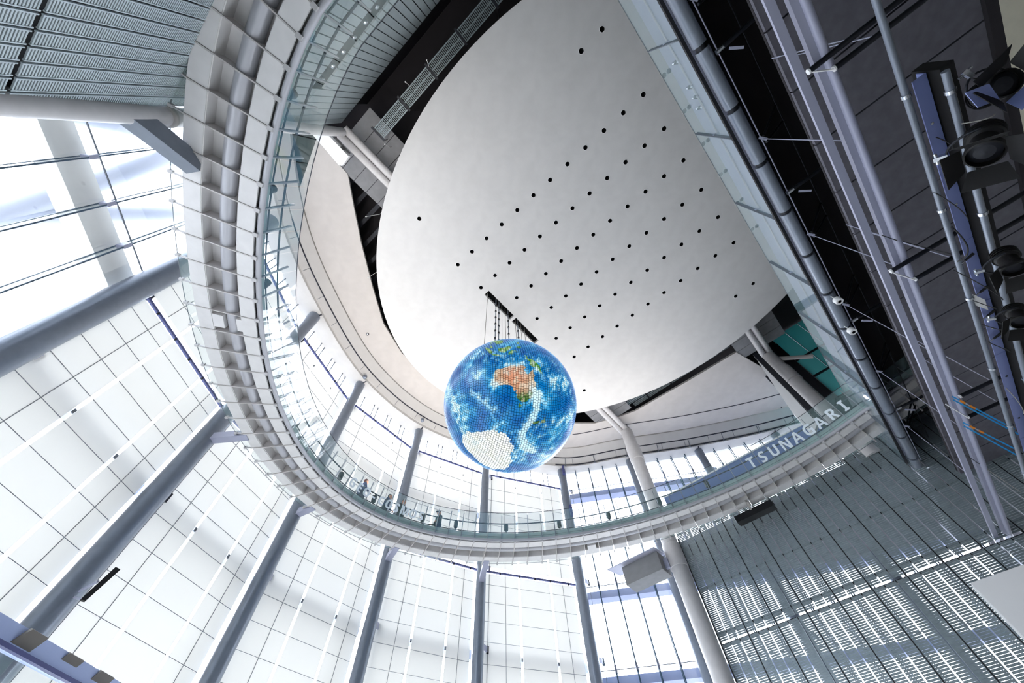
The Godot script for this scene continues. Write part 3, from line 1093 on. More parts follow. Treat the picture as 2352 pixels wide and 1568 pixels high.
func build_word(word: String, k0: float, step: float, size: float, label: String) -> void:
	var t = thing("lettering", label, "lettering", sect(k0, 1.95, 0.6))
	var font = SystemFont.new()
	font.font_names = PackedStringArray(["Droid Sans"])
	font.font_weight = 600
	var k = k0
	for ch in word:
		var tm = TextMesh.new()
		tm.text = ch
		tm.font = font
		tm.font_size = 64
		tm.pixel_size = size / 64.0
		tm.depth = 0.05
		tm.curve_step = 2.0
		var x = ring_dir(k)
		var lean = (sect(k, 2.25, 1.28) - sect(k, 1.74, 0.08)).normalized()
		var z = x.cross(lean).normalized()
		var o = MeshInstance3D.new()
		o.mesh = tm
		o.material_override = M.letter
		o.name = "letter"
		t.add_child(o, true)
		o.transform = Transform3D(Basis(x, lean, z), sect(k, 1.98, 0.66) - t.position)
		k += step


# ---------------------------------------------------------------- columns
func build_columns() -> void:
	var cols = [
		[2, 0.40, "thick blue-grey steel column running in from the left edge", -1],
		[3, 0.34, "steel column carrying the black floodlight panel at lower left", -1],
		[4, 0.30, "second steel column from the left among the white screens", -1],
		[5, 0.285, "third steel column from the left, below the lettering GEO-COSMOS", -1],
		[6, 0.27, "steel column standing straight below the globe", -1],
		[7, 0.31, "blue-grey column where white screens meet clear glass", -1],
		[8, 0.30, "slim column just behind the thick white column", -1],
		[9, 0.30, "slim column behind the right side of the bridge, left of the lettering", -1],
		[10, 0.30, "slim column farthest right under the soffit edge", -1]]
	for c in cols:
		var p: Vector2 = FC[c[0]]
		var base = Vector3(p.x, 0, p.y)
		var n2 = facade_in(c[0])
		var n = Vector3(n2.x, 0, n2.y)
		var t = thing("steel_column", c[2], "column", base)
		var m = MB.new()
		m.tube(base, base + Vector3.UP * 23.1, c[1], -1, 28)
		part(t, "shaft", m, M.steel)
		var side = Vector3(-n.z, 0, n.x)
		for y in [10.9, 14.9, 21.5]:
			m = MB.new()
			m.bar(base + Vector3.UP * y - side * 0.25 - n * 0.1, base + Vector3.UP * y - side * 0.62 - n * 0.38, 0.05, 0.24)
			var bk = part(t, "bracket", m, M.lilac)
			m = MB.new()
			m.box(base + Vector3.UP * (y - 0.02) - side * 0.62 - n * 0.38, side * 0.06, Vector3.UP * 0.17, n * 0.04)
			part(bk, "clamp", m, M.dark_metal)
		# bright flat guide beside the column
		m = MB.new()
		m.bar(base - side * 0.62 - n * 0.37 + Vector3.UP * 3.8, base - side * 0.62 - n * 0.37 + Vector3.UP * 21.6, 0.02, 0.03, n)
		part(t, "guide_line", m, M.joint)
	# arms from the columns to the bridge
	for c in [[3, 0.9], [4, 0.9], [5, 0.9], [6, 1.0]]:
		var p: Vector2 = FC[c[0]]
		var best = 0.0
		var bd = 1e9
		for k in (ring_pts.size() - 1) * 4:
			var q = sect(k / 4.0, 0.0, 0.1)
			var dd = Vector2(q.x, q.z).distance_to(p)
			if dd < bd:
				bd = dd
				best = k / 4.0
		var q = sect(best, 0.1, 0.12)
		var m = MB.new()
		m.bar(Vector3(p.x, q.y - 0.1, p.y), q, 0.28, 0.30)
		var t = thing("bridge_arm", "short steel arm tying the bridge to the %s column" % ["", "", "", "floodlight-carrying left", "second left", "third left", "straight-below-globe"][c[0]], "arm", Vector3(p.x, q.y, p.y))
		part(t, "arm", m, M.lilac)
	# thick white columns
	for c in [[21.4, 7.0, 23.35, 0.42, "thick white column right of the globe, passing behind the bridge"], [22.2, -3.6, 23.3, 0.44, "thick pale column at the right end under paired beams"]]:
		var base = at(c[0], c[1], 14.6 if c[1] < 0 else 0.0)
		var t = thing("round_column", c[4], "column", base)
		var m = MB.new()
		m.tube(base, at(c[0], c[1], c[2]), c[3], -1, 32)
		part(t, "shaft", m, M.white_steel)
		for y in [13.3, 20.6]:
			if y < base.y:
				continue
			m = MB.new()
			m.lathe(at(c[0], c[1], y), Vector3.UP, [Vector2(c[3], -0.03), Vector2(c[3] + 0.05, -0.02), Vector2(c[3] + 0.05, 1.2), Vector2(c[3], 1.25)], 32)
			part(t, "collar", m, M.white_steel)
		m = MB.new()
		m.bar(at(c[0], c[1], c[2] - 0.1), at(c[0], c[1], c[2] + 0.5), 0.5, 0.3, da())
		part(t, "head_plate", m, M.grey_panel)
	var top = at(-4.3, 6.35, 23.3)
	var low: Vector3 = Vector3(-7.141, 8.424, 0.379)
	var foot = top + (low - top) * ((top.y - 0.0) / (top.y - low.y))
	var t = thing("round_column", "thick pale column below the slatted panels at the upper left", "column", foot)
	var m = MB.new()
	m.tube(foot, top, 0.20, -1, 32)
	part(t, "shaft", m, M.white_steel)
	m = MB.new()
	var d = (top - foot).normalized()
	m.lathe(foot + (low - foot) + d * 3.2, d, [Vector2(0.20, 0.0), Vector2(0.23, 0.02), Vector2(0.23, 0.15), Vector2(0.20, 0.17)], 32)
	part(t, "collar", m, M.beam)
	# arm from that column to the bridge
	m = MB.new()
	var a0: Vector3 = Vector3(-7.245, 10.653, 0.266)
	var kk = 10.4
	m.bar(a0, sect(kk, 0.25, 0.0), 0.34, 0.42)
	t = thing("bridge_arm", "long grey steel arm from the upper left column to the bridge", "arm", a0)
	part(t, "arm", m, M.steel)


# ---------------------------------------------------------------- gallery at the right: glass screen, edge beam, dark ceilings
func build_gallery() -> void:
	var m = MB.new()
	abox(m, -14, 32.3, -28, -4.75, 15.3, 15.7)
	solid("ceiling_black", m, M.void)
	m = MB.new()
	abox(m, -14, 32.3, -4.75, -4.40, 13.95, 15.7)
	solid("trim_gallery_edge", m, M.lilac)
	# glass screen
	var t = thing("glass_screen", "tall clear glass screen along the gallery edge, right of the oval ceiling", "glass screen", at(8, -4.25, 13.66))
	for k in 10:
		var a0 = -3.95 + 2.9 * k
		m = MB.new()
		abox(m, a0 + 0.01, a0 + 2.89, -4.275, -4.255, 13.66, 16.15)
		part(t, "pane", m, M.blue_glass)
		m = MB.new()
		abox(m, a0 - 0.012, a0 + 0.012, -4.30, -4.20, 13.66, 16.0)
		part(t, "joint_fin", m, M.joint)
		m = MB.new()
		abox(m, a0 - 0.03, a0 + 0.03, -4.40, -4.24, 14.72, 14.80)
		part(t, "rail_bracket", m, M.lilac)
	m = MB.new()
	m.tube(at(-4.6, -4.265, 16.16), at(26.5, -4.265, 16.16), 0.012, -1, 6)
	part(t, "top_edge", m, M.rail_dark)
	m = MB.new()
	m.tube(at(-4.6, -4.36, 14.76), at(26.5, -4.36, 14.76), 0.026, -1, 8)
	part(t, "handrail", m, M.white_steel)
	m = MB.new()
	abox(m, -4.6, 26.5, -4.30, -4.22, 13.58, 13.68)
	part(t, "sill", m, M.frame_dark)
	# clip-on spotlights on the handrail
	var cl = [[Vector3(4.880, 14.820, 0.871), "topmost"], [Vector3(5.368, 14.806, 0.275), "second"], [Vector3(5.573, 14.797, 0.025), "third"], [Vector3(5.791, 14.921, -0.242), "lowest"]]
	for c in cl:
		var p: Vector3 = c[0]
		t = thing("clip_spotlight", "tiny silver spotlight clipped to the gallery handrail, %s of four" % c[1], "spotlight", p)
		m = MB.new()
		m.lathe(p, Vector3(0.5, -0.6, 0.2), [Vector2(0.0, -0.10), Vector2(0.035, -0.10), Vector2(0.05, 0.06), Vector2(0.045, 0.08)], 10)
		part(t, "housing", m, M.chrome)
		m = MB.new()
		m.box(p + Vector3(0, -0.02, 0), Vector3(0.05, 0, 0), Vector3(0, 0.03, 0), Vector3(0, 0, 0.05))
		part(t, "clip", m, M.dark_metal)
	# round edge pipe with dark couplings
	t = thing("edge_pipe", "thick grey round pipe running along the foot of the glass screen", "pipe", at(8, -4.46, 13.4))
	for k in 16:
		var a0 = -4.6 + 1.72 * k
		m = MB.new()
		m.tube(at(a0 + 0.06, -4.46, 13.38), at(a0 + 1.66, -4.46, 13.38), 0.17, -1, 16)
		part(t, "pipe_length", m, M.steel)
		m = MB.new()
		m.tube(at(a0 - 0.08, -4.46, 13.38), at(a0 + 0.08, -4.46, 13.38), 0.13, -1, 12)
		part(t, "coupling", m, M.dark_metal)
	# slim wires beside it
	t = thing("wire", "thin pale wire next to the thick edge pipe", "wire", at(8, -4.72, 13.3))
	m = MB.new()
	m.tube(at(-4.6, -4.72, 13.3), at(21.5, -4.65, 13.3), 0.016, -1, 6)
	part(t, "strand", m, M.lilac)
	t = thing("wire", "dim thin rod running through the black void beside the gallery", "wire", at(8, -5.62, 14.0))
	m = MB.new()
	m.tube(at(-4.6, -5.68, 14.0), at(21.5, -5.55, 14.0), 0.02, -1, 6)
	part(t, "strand", m, M.dark_metal)
	# struts with white plates and the long rods that carry the rails below
	for x in [[1.3, "uppermost"], [5.08, "second from the top"], [8.5, "third from the top"], [11.6, "fourth from the top"], [15.2, "fifth from the top"], [18.8, "lowest"]]:
		var a: float = x[0]
		t = thing("ceiling_strut", "white end plate with dark struts and a long thin hanger rod, %s" % x[1], "strut", at(a, -4.66, 13.2))
		for e in [0.0, 0.5]:
			m = MB.new()
			m.tube(at(a + e * 0.4, -4.75, 13.25), at(a + e - 0.15, -5.6, 14.0), 0.03, -1, 8)
			part(t, "strut", m, M.dark_metal)
		m = MB.new()
		m.bar(at(a - 0.06, -4.62, 13.2), at(a + 0.12, -4.76, 13.2), 0.07, 0.03)
		part(t, "end_plate", m, M.lilac)
		m = MB.new()
		m.tube(at(a + 0.05, -4.7, 13.2), at(a - 0.2, -4.64, 10.2), 0.011, -1, 6)
		part(t, "hanger_rod", m, M.lilac)
	for x in [[2.6, "uppermost"], [6.9, "second"], [12.4, "third"], [17.6, "fourth"], [22.0, "lowest"]]:
		var a: float = x[0]
		t = thing("cantilever_tube", "dark cantilever tube with a clear glassy end cap, %s in the black void" % x[1], "tube", at(a, -4.6, 13.2))
		m = MB.new()
		m.tube(at(a, -4.8, 13.2), at(a, -6.2, 13.2), 0.05, -1, 10)
		part(t, "tube", m, M.dark_metal)
		m = MB.new()
		m.tube(at(a, -4.62, 13.2), at(a, -4.8, 13.2), 0.06, 0.05, 12)
		part(t, "end_cap", m, M.chrome)
		m = MB.new()
		m.bar(at(a + 0.1, -4.85, 13.1), at(a + 0.3, -5.1, 13.05), 0.06, 0.03)
		part(t, "label_plate", m, M.lilac)
	# grey panel ceiling with joints, black recess, cream ceiling
	var w = setting("ceiling_grey")
	for k in 26:
		var a0 = 5.8 - 1.49 * 7 + 1.49 * k
		m = MB.new()
		abox(m, a0 + 0.02, a0 + 1.47, -9.0, -5.3, 12.4, 12.5)
		part(w, "ceiling_panel", m, M.ceiling_grey)
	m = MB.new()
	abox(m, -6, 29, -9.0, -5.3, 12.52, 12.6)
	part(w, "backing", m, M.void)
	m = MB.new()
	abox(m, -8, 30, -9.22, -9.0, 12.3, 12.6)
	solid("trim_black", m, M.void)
	m = MB.new()
	abox(m, -8, 30, -14, -9.22, 12.3, 12.45)
	solid("ceiling_cream", m, M.cream)
	# ring-shaped white fittings hanging by the pipe
	for r in [[Vector3(10.396, 12.900, -5.716), "upper"], [Vector3(11.290, 12.900, -6.871), "middle"], [Vector3(19.577, 12.900, -17.170), "lower"]]:
		var p: Vector3 = r[0]
		t = thing("ring_fitting", "small white drum fitting hanging beside the edge pipe, %s of three" % r[1], "fitting", p)
		m = MB.new()
		m.lathe(p, Vector3.UP, [Vector2(0.055, -0.08), Vector2(0.11, -0.08), Vector2(0.115, -0.06), Vector2(0.115, 0.08), Vector2(0.0, 0.09)], 18)
		part(t, "drum", m, M.white)
		m = MB.new()
		m.lathe(p, Vector3.UP, [Vector2(0.055, -0.08), Vector2(0.05, 0.02), Vector2(0.0, 0.02)], 14)
		part(t, "opening", m, M.black)
		m = MB.new()
		m.tube(p + Vector3.UP * 0.08, p + Vector3.UP * 0.5, 0.015, -1, 6)
		part(t, "stem", m, M.white)


# ---------------------------------------------------------------- rails, tubes and stage lamps under the gallery ceiling
func spotlight_lamp(p: Vector3, d: Vector3, s: float, label: String, panel: bool) -> void:
	var t = thing("stage_light", label, "stage light", p)
	d = d.normalized()
	var x = d.cross(Vector3.UP).normalized()
	var y = x.cross(d).normalized()
	var m = MB.new()
	m.lathe(p, d, [Vector2(0.0, -0.34 * s), Vector2(0.12 * s, -0.33 * s), Vector2(0.16 * s, -0.28 * s), Vector2(0.17 * s, -0.1 * s), Vector2(0.14 * s, -0.06 * s), Vector2(0.15 * s, 0.1 * s), Vector2(0.185 * s, 0.14 * s), Vector2(0.19 * s, 0.24 * s), Vector2(0.17 * s, 0.25 * s)], 20)
	var hs = part(t, "housing", m, M.black)
	for k in 4:
		m = MB.new()
		m.lathe(p, d, [Vector2(0.17 * s, (-0.25 + 0.045 * k) * s), Vector2(0.195 * s, (-0.25 + 0.045 * k) * s), Vector2(0.195 * s, (-0.235 + 0.045 * k) * s), Vector2(0.17 * s, (-0.235 + 0.045 * k) * s)], 20)
		part(hs, "cooling_fin", m, M.black)
	m = MB.new()
	m.lathe(p, d, [Vector2(0.0, 0.2 * s), Vector2(0.1 * s, 0.19 * s), Vector2(0.165 * s, 0.16 * s)], 20)
	part(hs, "lens", m, M.dark_metal)
	for k in 4:
		var u = (x if k % 2 == 0 else y) * (1.0 if k < 2 else -1.0)
		var v = y if k % 2 == 0 else x
		var q = p + d * 0.25 * s + u * 0.19 * s
		m = MB.new()
		m.plate([q - v * 0.17 * s, q + v * 0.17 * s, q + v * 0.25 * s + u * 0.16 * s + d * 0.2 * s, q - v * 0.25 * s + u * 0.16 * s + d * 0.2 * s], 0.008)
		part(t, "barn_door", m, M.lamp_panel if panel and k == 3 else M.black)
	m = MB.new()
	var pts = []
	for k in 13:
		var a = PI * k / 12.0
		pts.append(p + x * cos(a) * 0.24 * s + y * sin(a) * 0.34 * s)
	m.path(pts, 0.016 * s, 6)
	part(t, "yoke", m, M.dark_metal)
	m = MB.new()
	m.box(p + y * 0.40 * s, x * 0.03 * s, y * 0.07 * s, d * 0.03 * s)
	m.tube(p + y * 0.44 * s - x * 0.09 * s, p + y * 0.44 * s + x * 0.09 * s, 0.02 * s, -1, 8)
	part(t, "clamp", m, M.chrome)


func bent(a: Vector3, b: Vector3, sag: float, n := 10) -> Array:
	var pts = []
	for k in n + 1:
		var u = k / float(n)
		pts.append(a.lerp(b, u) + Vector3.DOWN * sag * 4.0 * u * (1.0 - u))
	return pts


func build_rigging() -> void:
	var m: MB
	var t: Node3D
	for r in [[-4.36, 10.05, 0.15, 0.05, "flat lilac rail nearest the black void"], [-4.655, 10.05, 0.10, 0.05, "bright narrow rail between flat rail and round pipe"]]:
		t = thing("ceiling_rail", r[4], "rail", at(8, r[0], r[1]))
		m = MB.new()
		abox(m, -6, 30, r[0] - r[2] / 2, r[0] + r[2] / 2, r[1], r[1] + r[3])
		part(t, "rail", m, M.lilac)
		m = MB.new()
		abox(m, -6, 30, r[0] - 0.015, r[0] + 0.015, r[1] + r[3], r[1] + 0.18)
		part(t, "web", m, M.lilac)
	t = thing("ceiling_rail", "round pale pipe bordering the grey panelled ceiling", "pipe", at(8, -4.82, 10.05))
	m = MB.new()
	m.tube(at(-6, -4.83, 10.05), at(30, -4.74, 10.05), 0.075, -1, 14)
	part(t, "pipe", m, M.lilac)
	m = MB.new()
	abox(m, -6, 30, -4.74, -4.70, 10.05, 10.3)
	part(t, "web", m, M.lilac)
	for r in [[-5.0, 9.0, 0.05, 1.5, 24.0, "dark steel tube left of the stage light bar"], [-5.19, 8.5, 0.05, 4.0, 20.0, "dark steel tube the stage lights hang on"]]:
		t = thing("scaffold_tube", r[5], "tube", at(r[3], r[0], r[1]))
		m = MB.new()
		m.tube(at(r[3], r[0], r[1]), at(r[4], r[0], r[1]), r[2], -1, 12)
		part(t, "tube", m, M.steel)
		var a: float = r[3] + 0.3
		while a < r[4]:
			m = MB.new()
			m.tube(at(a, r[0], r[1]), at(a + 0.06, r[0], r[1]), r[2] + 0.018, -1, 12)
			part(t, "coupler", m, M.chrome)
			a += 2.4
	# bluish cable raceway in front of the stage lights
	t = thing("raceway", "long bluish sheet-metal raceway beside the stage lights", "raceway", at(4.1, -5.22, 9.0))
	for k in 10:
		var a0 = 4.1 + 1.75 * k
		m = MB.new()
		abox(m, a0 + 0.006, a0 + 1.744, -5.31, -5.13, 9.0, 9.02)
		abox(m, a0 + 0.006, a0 + 1.744, -5.33, -5.31, 9.0, 9.16)
		var tl = part(t, "tray_length", m, M.lamp_panel)
		m = MB.new()
		m.lathe(at(a0 + 0.85, -5.22, 8.998), Vector3.DOWN, [Vector2(0.0, 0.012), Vector2(0.022, 0.012), Vector2(0.026, 0.0)], 10)
		part(tl, "socket", m, M.chrome if k < 4 else M.black)
	m = MB.new()
	abox(m, 4.1, 21.6, -5.55, -5.36, 8.8, 9.3)
	part(t, "back_channel", m, M.black_matt)
	# cross tubes in pairs with white end caps
	for c in [[3.2, "upper of the top pair"], [3.46, "lower of the top pair"], [8.18, "upper of the middle pair"], [8.76, "lower of the middle pair"], [13.35, "upper of the bottom pair"], [14.35, "lower of the bottom pair"]]:
		var a: float = c[0]
		var bb = -4.4 if fmod(roundf(a * 100), 2) == 0 and (a == 3.2 or a == 8.18 or a == 13.35) else -4.76
		t = thing("cross_tube", "grey cross tube with white end cap under the gallery, %s" % c[1], "tube", at(a, bb, 9.9))
		m = MB.new()
		m.tube(at(a, bb - 0.01, 9.92), at(a + 0.1, -8.6, 9.92), 0.05, -1, 12)
		part(t, "tube", m, M.dark_metal)
		m = MB.new()
		m.tube(at(a, bb, 9.92), at(a, bb - 0.03, 9.92), 0.052, -1, 12)
		part(t, "end_cap", m, M.white)
		m = MB.new()
		m.tube(at(a + 0.05, bb - 0.8, 9.92), at(a + 0.15, bb - 0.8, 12.4), 0.012, -1, 6)
		part(t, "hanger_rod", m, M.lilac)
	for p in [[3.2, -4.4, 3.46, -4.76, "top"], [8.18, -4.4, 8.76, -4.76, "middle"], [13.35, -4.4, 14.35, -4.76, "bottom"]]:
		t = thing("link_rod", "thin white rod linking the %s pair of cross tubes" % p[4], "rod", at(p[0], p[1], 9.9))
		m = MB.new()
		m.tube(at(p[0], p[1], 9.9), at(p[2], p[3], 9.9), 0.015, -1, 6)
		part(t, "rod", m, M.white)
	# lamps
	var L1: Vector3 = Vector3(7.094, 8.200, -0.069)
	var L2: Vector3 = Vector3(7.251, 8.100, -0.772)
	var L3: Vector3 = Vector3(8.615, 8.000, -2.643)
	var L4: Vector3 = Vector3(9.275, 7.900, -3.676)
	spotlight_lamp(L1, Vector3(-0.35, -0.75, 0.25), 1.0, "stage light with pale blue flap, topmost at the right edge", true)
	var fl = MB.new()
	fl.plate([Vector3(6.485, 8.000, -0.092), Vector3(6.766, 8.000, 0.004), Vector3(6.976, 7.950, -0.191), Vector3(6.720, 7.950, -0.281)], 0.012)
	part(find_child("stage_light", true, false), "colour_frame", fl, M.lamp_panel, "pale blue flap")
	spotlight_lamp(L2, Vector3(-0.55, -0.75, -0.45), 1.15, "large black stage light with open barn doors, second from the top", false)
	spotlight_lamp(L3, Vector3(-0.3, -0.85, -0.3), 0.9, "black stage light third from the top at the right edge", false)
	spotlight_lamp(L4, Vector3(-0.4, -0.8, -0.2), 0.8, "black stage light fourth from the top at the right edge", false)
	# cables
	var cables = [
		[Vector3(7.350, 9.000, -0.740), Vector3(7.585, 8.900, -0.956), 0.15, "short black cable looped on the upper raceway"],
		[Vector3(7.741, 9.000, -1.636), Vector3(8.332, 8.700, -2.096), 0.12, "black cable hanging across the raceway"],
		[Vector3(8.299, 8.900, -2.263), Vector3(8.789, 8.900, -2.963), 0.25, "thick black cable bowed over the raceway"],
		[Vector3(8.702, 10.050, -2.908), Vector3(8.696, 9.000, -2.842), 0.08, "grey cable between round pipe and scaffold tube"],
		[Vector3(8.918, 9.000, -3.185), Vector3(9.659, 8.500, -3.665), 0.2, "long black cable swinging below the third lamp"],
		[Vector3(9.568, 8.900, -3.843), Vector3(9.705, 8.600, -3.857), 0.2, "black cable loop under the white junction plate"],
		[Vector3(10.076, 8.900, -4.432), Vector3(10.078, 8.600, -4.273), 0.25, "black cable loop beside the upper plug"],
		[Vector3(10.473, 8.900, -4.889), Vector3(10.522, 8.600, -4.877), 0.25, "black cable loop beside the lower plug"],
		[Vector3(11.634, 8.900, -6.213), Vector3(11.733, 8.400, -6.593), 0.1, "pale bundle of cables at the right edge"],
		[Vector3(6.905, 8.600, 0.118), Vector3(7.203, 8.200, -0.074), 0.12, "thin safety cable of the topmost lamp"],
		[Vector3(7.108, 8.500, -0.519), Vector3(7.289, 8.200, -0.388), 0.12, "thin pale safety cable of the large lamp"],
		[Vector3(8.101, 10.000, -2.721), Vector3(8.491, 10.000, -2.854), 0.1, "dark strap loop round the bright rail"],
		[Vector3(13.790, 10.050, -9.796), Vector3(14.426, 10.050, -10.219), 0.1, "dark strap loop round the rail lower down"],
		[Vector3(14.567, 9.900, -10.314), Vector3(15.734, 9.600, -11.077), 0.05, "lilac cable along the lower grey ceiling"]]
	for c in cables:
		t = thing("cable", c[3], "cable", c[0])
		m = MB.new()
		m.path(bent(c[0], c[1], c[2]), 0.014 if c[3].begins_with("thick") else 0.009, 6)
		part(t, "cable", m, M.pale_cable if c[3].contains("pale") or c[3].contains("lilac") else M.cable)
	# plugs on the raceway
	for p in [[Vector3(8.989, 8.950, -2.972), "under the third lamp"], [Vector3(9.673, 8.950, -3.695), "topmost of three close together"], [Vector3(10.142, 8.950, -4.273), "middle of three close together"], [Vector3(10.619, 8.950, -4.848), "lowest of three close together"]]:
		t = thing("plug", "black cable plug stuck in the raceway, %s" % p[1], "plug", p[0])
		m = MB.new()
		m.tube(p[0], p[0] + da() * -0.05 + db() * -0.16, 0.02, 0.028, 8)
		part(t, "body", m, M.black)
		m = MB.new()
		m.tube(p[0], p[0] + db() * 0.07 + da() * 0.02, 0.012, -1, 6)
		part(t, "pin", m, M.chrome)
	m = MB.new()
	m.plate([Vector3(9.499, 8.980, -3.699), Vector3(9.915, 8.980, -3.878), Vector3(10.131, 8.980, -4.133), Vector3(9.757, 8.980, -3.990)], 0.01)
	t = thing("junction_plate", "small bright junction plate beside the raceway", "plate", Vector3(9.785, 8.980, -3.892))
	part(t, "plate", m, M.white)
	# blue lashing straps with orange ratchets
	var ss = [[Vector3(11.895, 9.900, -7.279), Vector3(13.183, 9.200, -7.898), "upper strap"], [Vector3(11.996, 9.900, -7.405), Vector3(13.510, 9.200, -8.153), "second strap"], [Vector3(12.719, 9.900, -8.269), Vector3(13.805, 9.200, -8.738), "third strap"], [Vector3(12.817, 9.900, -8.407), Vector3(14.027, 9.200, -9.005), "lowest strap"]]
	for k in 4:
		var s: Array = ss[k]
		t = thing("lashing_strap", "blue lashing strap at the right edge, %s" % s[2], "strap", s[0])
		m = MB.new()
		m.bar(s[0], s[1], 0.035, 0.008)
		part(t, "webbing", m, M.strap)
		if k % 2 == 0:
			for e in [0.12, 0.28]:
				m = MB.new()
				m.bar(s[0].lerp(s[1], e), s[0].lerp(s[1], e + 0.1), 0.045, 0.02)
				part(t, "ratchet_grip", m, M.orange)
			m = MB.new()
			m.bar(s[0].lerp(s[1], 0.215), s[0].lerp(s[1], 0.285), 0.03, 0.03)
			part(t, "ratchet", m, M.chrome)


# ---------------------------------------------------------------- globe
const GLOBE := Vector3(-0.204, 14.93, -10.933)
const GLOBE_R := 2.80
const NORTH := Vector3(0.3225, 0.9454, 0.0466)
const EAST0 := Vector3(0.2763, -0.1411, 0.9507)      # longitude 134 on the equator
const EAST1 := Vector3(0.9054, -0.2937, -0.3067)     # longitude 224 on the equator


func polar_uv(v: Vector3) -> Vector2:
	# map of the globe about its south pole, equal distances
	var lat = asin(clampf(v.dot(NORTH), -1, 1))
	var lon = atan2(v.dot(EAST1), v.dot(EAST0)) + deg_to_rad(134.0)
	var r = (lat + PI / 2) / PI * 0.5
	return Vector2(0.5 + r * sin(lon), 0.5 - r * cos(lon))


func map_px(lat: float, lon: float, n: int) -> Vector2:
	var r = (lat + 90.0) / 180.0 * 0.5 * n
	var l = deg_to_rad(lon)
	return Vector2(n * 0.5 + r * sin(l), n * 0.5 - r * cos(l))


func stroke(buf: PackedFloat32Array, n: int, pts: Array, width: float, strength: float) -> void:
	var q := []
	for p in pts:
		q.append(map_px(p[0], p[1], n))
	for i in q.size() - 1:
		var a: Vector2 = q[i]
		var b: Vector2 = q[i + 1]
		var lo := Vector2(minf(a.x, b.x), minf(a.y, b.y)) - Vector2.ONE * width * 2.2
		var hi := Vector2(maxf(a.x, b.x), maxf(a.y, b.y)) + Vector2.ONE * width * 2.2
		for y in range(maxi(0, int(lo.y)), mini(n, int(hi.y) + 1)):
			for x in range(maxi(0, int(lo.x)), mini(n, int(hi.x) + 1)):
				var c := Geometry2D.get_closest_point_to_segment(Vector2(x, y), a, b)
				var d := c.distance_to(Vector2(x, y)) / width
				if d < 2.2:
					var s := strength * exp(-d * d)
					var k := y * n + x
					if s > buf[k]:
						buf[k] = s


func fill_land(land: PackedFloat32Array, n: int, poly: Array, value: float) -> void:
	var q := PackedVector2Array()
	var lo := Vector2(1e9, 1e9)
	var hi := -lo
	for p in poly:
		var v := map_px(p[1], p[0], n)
		q.append(v)
		lo = lo.min(v)
		hi = hi.max(v)
	for y in range(int(lo.y), int(hi.y) + 2):
		for x in range(int(lo.x), int(hi.x) + 2):
			if Geometry2D.is_point_in_polygon(Vector2(x, y), q):
				land[y * n + x] = value


